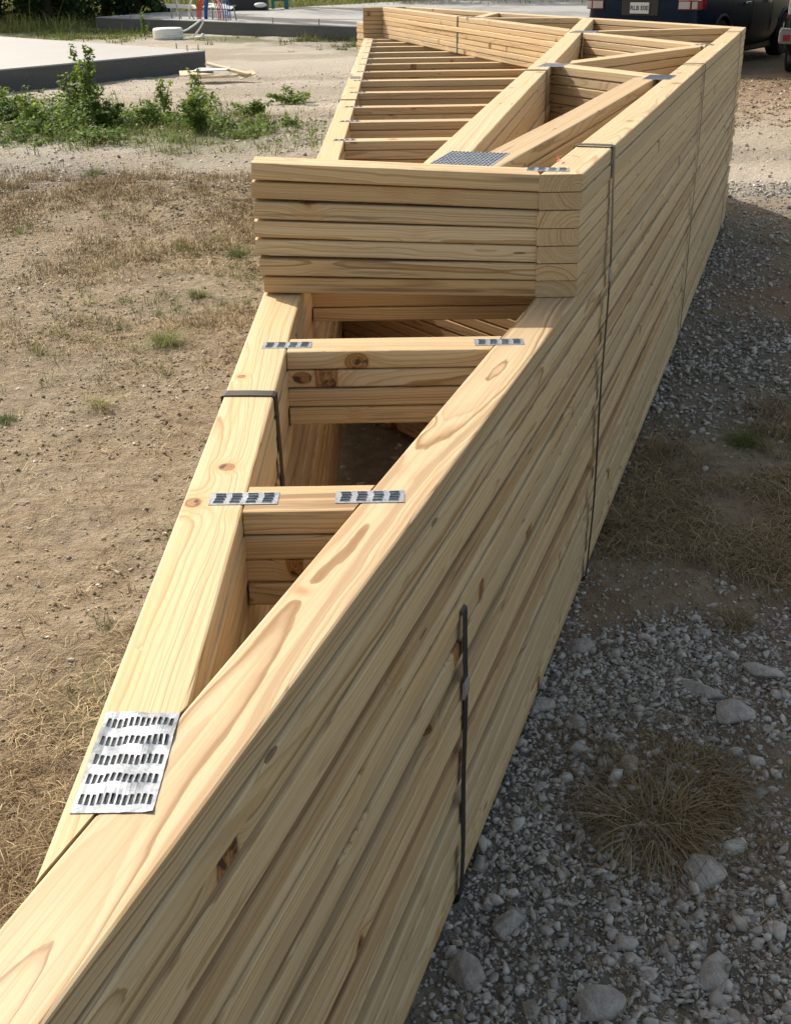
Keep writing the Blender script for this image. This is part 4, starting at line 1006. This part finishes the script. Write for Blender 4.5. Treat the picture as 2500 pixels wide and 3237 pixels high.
for a in [(-2.6, 49.5, 13, 3.4, 5000, 'shade tree behind the far slab, left of its middle', .35), (3.0, 50.5, 14, 3.6, 5000, 'shade tree behind the far slab near its middle', .35),
          (8.2, 48.5, 13, 3.4, 5000, 'shade tree behind the far slab near its right end', .35), (14.0, 44.5, 13, 3.8, 5000, 'big shade tree beyond the parked cars', .3), (20, 36, 13, 4, 5000, 'big shade tree off to the right of the cars', .3),
          (-17, 45, 12, 4, 4000, 'background tree far to the left', .1)]:
    tree(*a[:6], low=a[6], tone=.45, leaf=.30, lobes=26)

# ================================================================== VEHICLES
def paint(name, col):
    t = NT(name); t.set(col, .35, 0); t.p.inputs['Specular IOR Level'].default_value = .10; t.p.inputs['Coat Weight'].default_value = .10; t.p.inputs['Coat Roughness'].default_value = .1; return t.m
GLASS = NT('dark_glass').set((.01, .012, .014), .05); RUB = simple('tyre_rubber', (.015, .015, .016), .85, 0, 30, .3); TRIM = simple('black_trim', (.02, .021, .023), .5)
CHR = simple('chrome', (.75, .77, .80), .12, 1.0); RIM = simple('alloy_rim', (.45, .46, .48), .3, .85)
REDL = NT('red_lens').set((.20, .010, .016), .15); CLRL = NT('clear_lens').set((.42, .40, .41), .12); PLT = simple('plate_white', (.62, .64, .62), .5); INK = simple('plate_ink', (.03, .035, .06), .6)
def text_mesh(name, txt, size, mat, parent, loc, rot, bold=.004):
    cu = bpy.data.curves.new(name, 'FONT'); cu.body = txt; cu.size = size; cu.align_x = 'CENTER'; cu.align_y = 'CENTER'; cu.extrude = .0006; cu.offset = bold
    tmp = bpy.data.objects.new(name+'_tmp', cu); COL.objects.link(tmp); dg = bpy.context.evaluated_depsgraph_get()
    me = bpy.data.meshes.new_from_object(tmp.evaluated_get(dg)); bpy.data.objects.remove(tmp); me.materials.clear(); me.materials.append(mat)
    o = bpy.data.objects.new(name, me); link(o, parent); o.location = loc; o.rotation_euler = rot; return o
def apply_mods(o):
    dg = bpy.context.evaluated_depsgraph_get(); me = bpy.data.meshes.new_from_object(o.evaluated_get(dg)); o.modifiers.clear(); o.data = me
def suv(x, y, heading, label, pcol, kind, L=4.9, Wd=1.92, H=1.72, dz=0):
    """rear bumper centre at local (0,0), nose along +y"""
    E_ = empty('parked_suv', (x, y, dz), -heading); tag(E_, label, 'car', 'cars parked beyond the stack')
    P = paint(kind+'_paint', pcol); hw = Wd/2
    st = [  # y, half width, zbottom, belt z, roof half width, roof z
        (-.02, hw*.80, .48, .90, hw*.60, 1.02), (.03, hw*.93, .36, 1.00, hw*.72, 1.10), (.14, hw*.985, .25, 1.04, hw*.76, 1.45), (.42, hw, .22, 1.06, hw*.78, H-.06), (.9, hw, .20, 1.06, hw*.79, H), (1.6, hw, .20, 1.05, hw*.80, H+.02), (2.6, hw, .20, 1.03, hw*.80, H+.01),
        (3.2, hw, .20, 1.02, hw*.78, H-.10), (3.75, hw, .28, 1.00, hw*.74, 1.22), (4.3, hw*.97, .29, .97, hw*.72, 1.05), (4.7, hw*.88, .34, .88, hw*.66, .93), (4.88, hw*.70, .42, .74, hw*.52, .80)]
    V = []; F = []; k = L/4.9
    for (yy, w, zb, zt, rw, rz) in st:
        mid = (zb+zt)/2
        half = [(0, zb), (w*.80, zb), (w*.965, zb+.07), (w*1.0, mid-.05), (w*.985, mid+.10), (w*.965, zt-.05), (w*.93, zt), ((w*.93+rw)/2+.01, (zt+rz)/2+.02), (rw, rz-.05), (rw*.86, rz), (0, rz+.015)]
        for (a, b) in half: V.append((a, yy*k, b))
        for (a, b) in half[-2:0:-1]: V.append((-a, yy*k, b))
    m = 20
    for i in range(len(st)-1):
        for j in range(m): F.append((i*m+j, i*m+(j+1) % m, (i+1)*m+(j+1) % m, (i+1)*m+j))
    F.append(tuple(range(m))[::-1]); F.append(tuple((len(st)-1)*m+j for j in range(m)))
    body = mesh_obj('body', V, F, P, E_, True)
    s = body.modifiers.new('s', 'SUBSURF'); s.levels = s.render_levels = 2
    cuts = []
    for wy in (.98*k, 3.92*k):
        bm = bmesh.new(); bmesh.ops.create_cone(bm, cap_ends=True, segments=40, radius1=.40, radius2=.40, depth=Wd*1.3, matrix=Matrix.Translation((0, wy, .36))@Matrix.Rotation(pi/2, 4, 'Y'))
        c = bm_obj('cut', bm, None, E_); cuts.append(c); b = body.modifiers.new('b', 'BOOLEAN'); b.operation = 'DIFFERENCE'; b.object = c; b.solver = 'FAST'
    bpy.context.view_layer.update(); apply_mods(body)
    for c in cuts: bpy.data.objects.remove(c)
    body.data.materials.clear(); body.data.materials.append(P)
    def bx(name, m_, *a, bev=.008, parent=E_, rot=None, loc=None):
        bm = bmesh.new(); box_bm(bm, *a, bev); o = bm_obj(name, bm, m_, parent)
        if rot: o.rotation_euler = rot
        if loc: o.location = loc
        return o
    bx('underbody', TRIM, -hw*.9, hw*.9, .25, L-.5, .17, .42, bev=.03)
    # rear glass, side glass
    def quad(name, pts, m_, th=.012, parent=E_):
        a, b, c = Vector(pts[0]), Vector(pts[1]), Vector(pts[2]); n = (b-a).cross(c-a).normalized()*th; q = len(pts)
        return mesh_obj(name, [Vector(p)+n for p in pts]+[Vector(p)-n for p in pts], [tuple(range(q)), tuple(range(2*q-1, q-1, -1))]+[(i, i+q, (i+1) % q+q, (i+1) % q)[::-1] for i in range(q)], m_, parent)
    quad('rear_window', [(-.62, .045, 1.13), (.62, .045, 1.13), (.58, .26, 1.52), (-.58, .26, 1.52)], GLASS, .02)
    for sg in (-1, 1):
        for (y0, y1) in ((.55, 1.25), (1.33, 2.15), (2.23, 3.05)):
            quad('side_window', [(sg*(hw*.925+.012), y0*k, 1.12), (sg*(hw*.925+.012), y1*k+.05, 1.11), (sg*(hw*.80+.035), (y1-.12)*k if y1 > 3 else y1*k, 1.55), (sg*(hw*.80+.035), (y0+.04)*k, 1.55)], GLASS, .012)
        for hy in (1.95, 2.95):
            bx('door_handle', CHR, sg*(hw+.0)-.018, sg*(hw+.0)+.022, hy*k-.10, hy*k+.10, .905, .945, bev=.010)
        # door seams
        for sy_ in (1.30, 2.20, 3.12): bx('door_seam', TRIM, sg*hw*.999-.004, sg*hw*.999+.004, sy_*k-.004, sy_*k+.004, .42, .98, bev=0)
        # wheel arch trim and wheels
        for wy in (.98*k, 3.92*k):
            pts = [(sg*(hw-.012), wy+.415*cos(a), .36+.415*sin(a)) for a in np.linspace(-.15, pi+.15, 24)]
            tube('arch_trim', pts, .022, TRIM, E_, 6)
            Wt = empty('wheel', (0, 0, 0)); COL.objects.unlink(Wt); COL.objects.link(Wt); Wt.parent = E_; Wt.location = (sg*(hw-.13), wy, .36)
            prof = [(.20, -.11), (.24, -.115), (.33, -.115), (.352, -.10), (.358, -.06), (.36, 0), (.358, .06), (.352, .10), (.33, .115), (.24, .115), (.20, .11)]
            V = []; F = []; N = 40; mm = len(prof)
            for i in range(N):
                a = 2*pi*i/N
                for (r, xx) in prof: V.append((xx, r*cos(a), r*sin(a)))
            for i in range(N):
                for q in range(mm): F.append((i*mm+q, ((i+1) % N)*mm+q, ((i+1) % N)*mm+(q+1) % mm, i*mm+(q+1) % mm))
            mesh_obj('tyre', V, F, RUB, Wt, True)
            bm = bmesh.new()
            ringp = [(.235, .10), (.225, .112), (.205, .105), (.205, .02), (.235, .02)]
            rv = []
            for i in range(N):
                a = 2*pi*i/N; rv.append([bm.verts.new((sg*xx, r*cos(a), r*sin(a))) for (r, xx) in ringp])
            for i in range(N):
                for q in range(5): bm.faces.new((rv[i][q], rv[(i+1) % N][q], rv[(i+1) % N][(q+1) % 5], rv[i][(q+1) % 5]))
            for sp_ in range(5):
                a = 2*pi*sp_/5+.3
                for d_ in (-.13, .13):
                    p0 = Vector((sg*.085, .04*cos(a), .04*sin(a))); p1 = Vector((sg*.095, .215*cos(a+d_), .215*sin(a+d_))); n_ = Vector((0, -(p1-p0).z, (p1-p0).y)).normalized()*.014
                    q_ = [bm.verts.new(v) for v in (p0+n_, p1+n_, p1-n_, p0-n_)]; q2 = [bm.verts.new(v.co-Vector((sg*.03, 0, 0))) for v in q_]
                    bm.faces.new(q_); bm.faces.new(q2[::-1])
                    for e_ in range(4): bm.faces.new((q_[e_], q_[(e_+1) % 4], q2[(e_+1) % 4], q2[e_]))
            bmesh.ops.create_cone(bm, cap_ends=True, segments=20, radius1=.055, radius2=.05, depth=.05, matrix=Matrix.Translation((sg*.08, 0, 0))@Matrix.Rotation(pi/2, 4, 'Y'))
            bm_obj('rim', bm, RIM, Wt)
            bm = bmesh.new(); bmesh.ops.create_cone(bm, cap_ends=True, segments=30, radius1=.20, radius2=.20, depth=.03, matrix=Matrix.Rotation(pi/2, 4, 'Y')); bm_obj('brake_disc', bm, TRIM, Wt)
        # tail light: wraps the corner
        tl = empty('tail_light', (0, 0, 0)); tl.parent = E_
        if kind == 'suv':
            zc_ = .945
            P4 = [(sg*hw*.58, -.006, zc_-.085), (sg*hw*.60, -.004, zc_+.095), (sg*hw*.90, .02, zc_+.10), (sg*(hw*.985), .26, zc_+.11), (sg*(hw*1.0), .16, zc_-.02), (sg*hw*.93, .02, zc_-.09)]
            def strip(name, u0, u1, z0, z1, m_, out):
                pth = [(sg*hw*.60, -.020), (sg*hw*.80, -.014), (sg*hw*.93, .012), (sg*hw*.992, .10), (sg*hw*1.003, .30)]
                V = []; F = []; n_ = 14
                def at(u):
                    u *= 4; i = min(3, int(u)); f_ = u-i; return Vector((pth[i][0]*(1-f_)+pth[i+1][0]*f_, pth[i][1]*(1-f_)+pth[i+1][1]*f_))
                for i in range(n_+1):
                    u = u0+(u1-u0)*i/n_; p = at(u); q = at(min(1, u+.01)); t_ = (q-p).normalized() if (q-p).length > 1e-6 else Vector((0, 1)); o_ = Vector((t_.y, -t_.x))*sg*-1
                    o_ = Vector((t_.y, -t_.x)); o_ = o_ if (o_.x*sg > 0 or o_.y < 0) else -o_
                    sh = .06*max(0, u-.6)
                    for (dd, zz) in ((out, z0+sh), (out, z1), (-.02, z1), (-.02, z0+sh)): V.append((p.x+o_.x*dd, p.y+o_.y*dd, zz))
                for i in range(n_):
                    for e_ in range(4): F.append((i*4+e_, i*4+(e_+1) % 4, i*4+4+(e_+1) % 4, i*4+4+e_))
                F.append((0, 1, 2, 3)); F.append((n_*4+3, n_*4+2, n_*4+1, n_*4))
                mesh_obj(name, V, F, m_, tl, False)
            strip('red_lens', .05, .90, zc_-.06, zc_+.07, REDL, .006)
            strip('clear_lens', .06, .30, zc_-.045, zc_+.055, CLRL, .012)
            strip('clear_lens', .36, .50, zc_-.045, zc_+.055, CLRL, .012)
            strip('lamp_rim', .05, .90, zc_+.072, zc_+.084, CHR, .010)
        else:
            bm = bmesh.new(); box_bm(bm, sg*hw*.86-.07, sg*hw*.86+.07, -.03, .10, .84, 1.14, .02); bm_obj('clear_lens', bm, CLRL, tl)
            bm = bmesh.new(); box_bm(bm, sg*hw*.86-.075, sg*hw*.86+.075, -.035, .10, .80, .838, .008); bm_obj('red_lens', bm, REDL, tl)
            bm = bmesh.new(); box_bm(bm, sg*hw*.86-.075, sg*hw*.86+.075, -.035, .10, 1.142, 1.18, .008); bm_obj('red_lens', bm, REDL, tl)
    if kind == 'suv':
        bx('trim_bar', CHR, -.46, .42, -.055, -.02, 1.025, 1.085, bev=.012)
        bx('bumper', TRIM, -hw*.86, hw*.86, -.07, .05, .34, .58, bev=.04)
        bx('license_recess', TRIM, -.30, .30, -.030, .0, .80, 1.02, bev=.01)
        lp = bx('license_plate', PLT, -.155, .155, -.048, -.036, .83, .985, bev=.003)
        text_mesh('plate_lettering', 'RLB E0E', .088, INK, lp, (0, -.0495, .905), (pi/2, 0, 0), .002)
    else:
        bx('bumper', simple('bumper_grey', (.16, .165, .17), .5), -hw*1.02, hw*1.02, -.14, .10, .46, .66, bev=.035)
        bx('bumper_step', CHR, -hw*1.0, hw*1.0, -.15, -.10, .655, .675, bev=.005)
        for sg in (-1, 1): bx('reflector', REDL, sg*hw*.90-.05, sg*hw*.90+.05, -.150, -.135, .50, .585, bev=.004)
    return E_
# measured corner positions: the SUV's rear right corner and its heading
hd = radians(36.0); hx, hy = sin(hd), cos(hd)
rcx, rcy = 4.62, 18.5
suv(rcx-hy*.96, rcy+hx*.96, hd, 'dark blue SUV seen from behind, with red and clear tail lights', (.004, .012, .030), 'suv')
h2 = radians(24.0)
suv(5.62+cos(h2)*.93, 17.75-sin(h2)*.93, h2, 'dark green vehicle cut off at the right edge, grey bumper and red reflector', (.005, .010, .010), 'wagon', H=1.82, Wd=1.86)
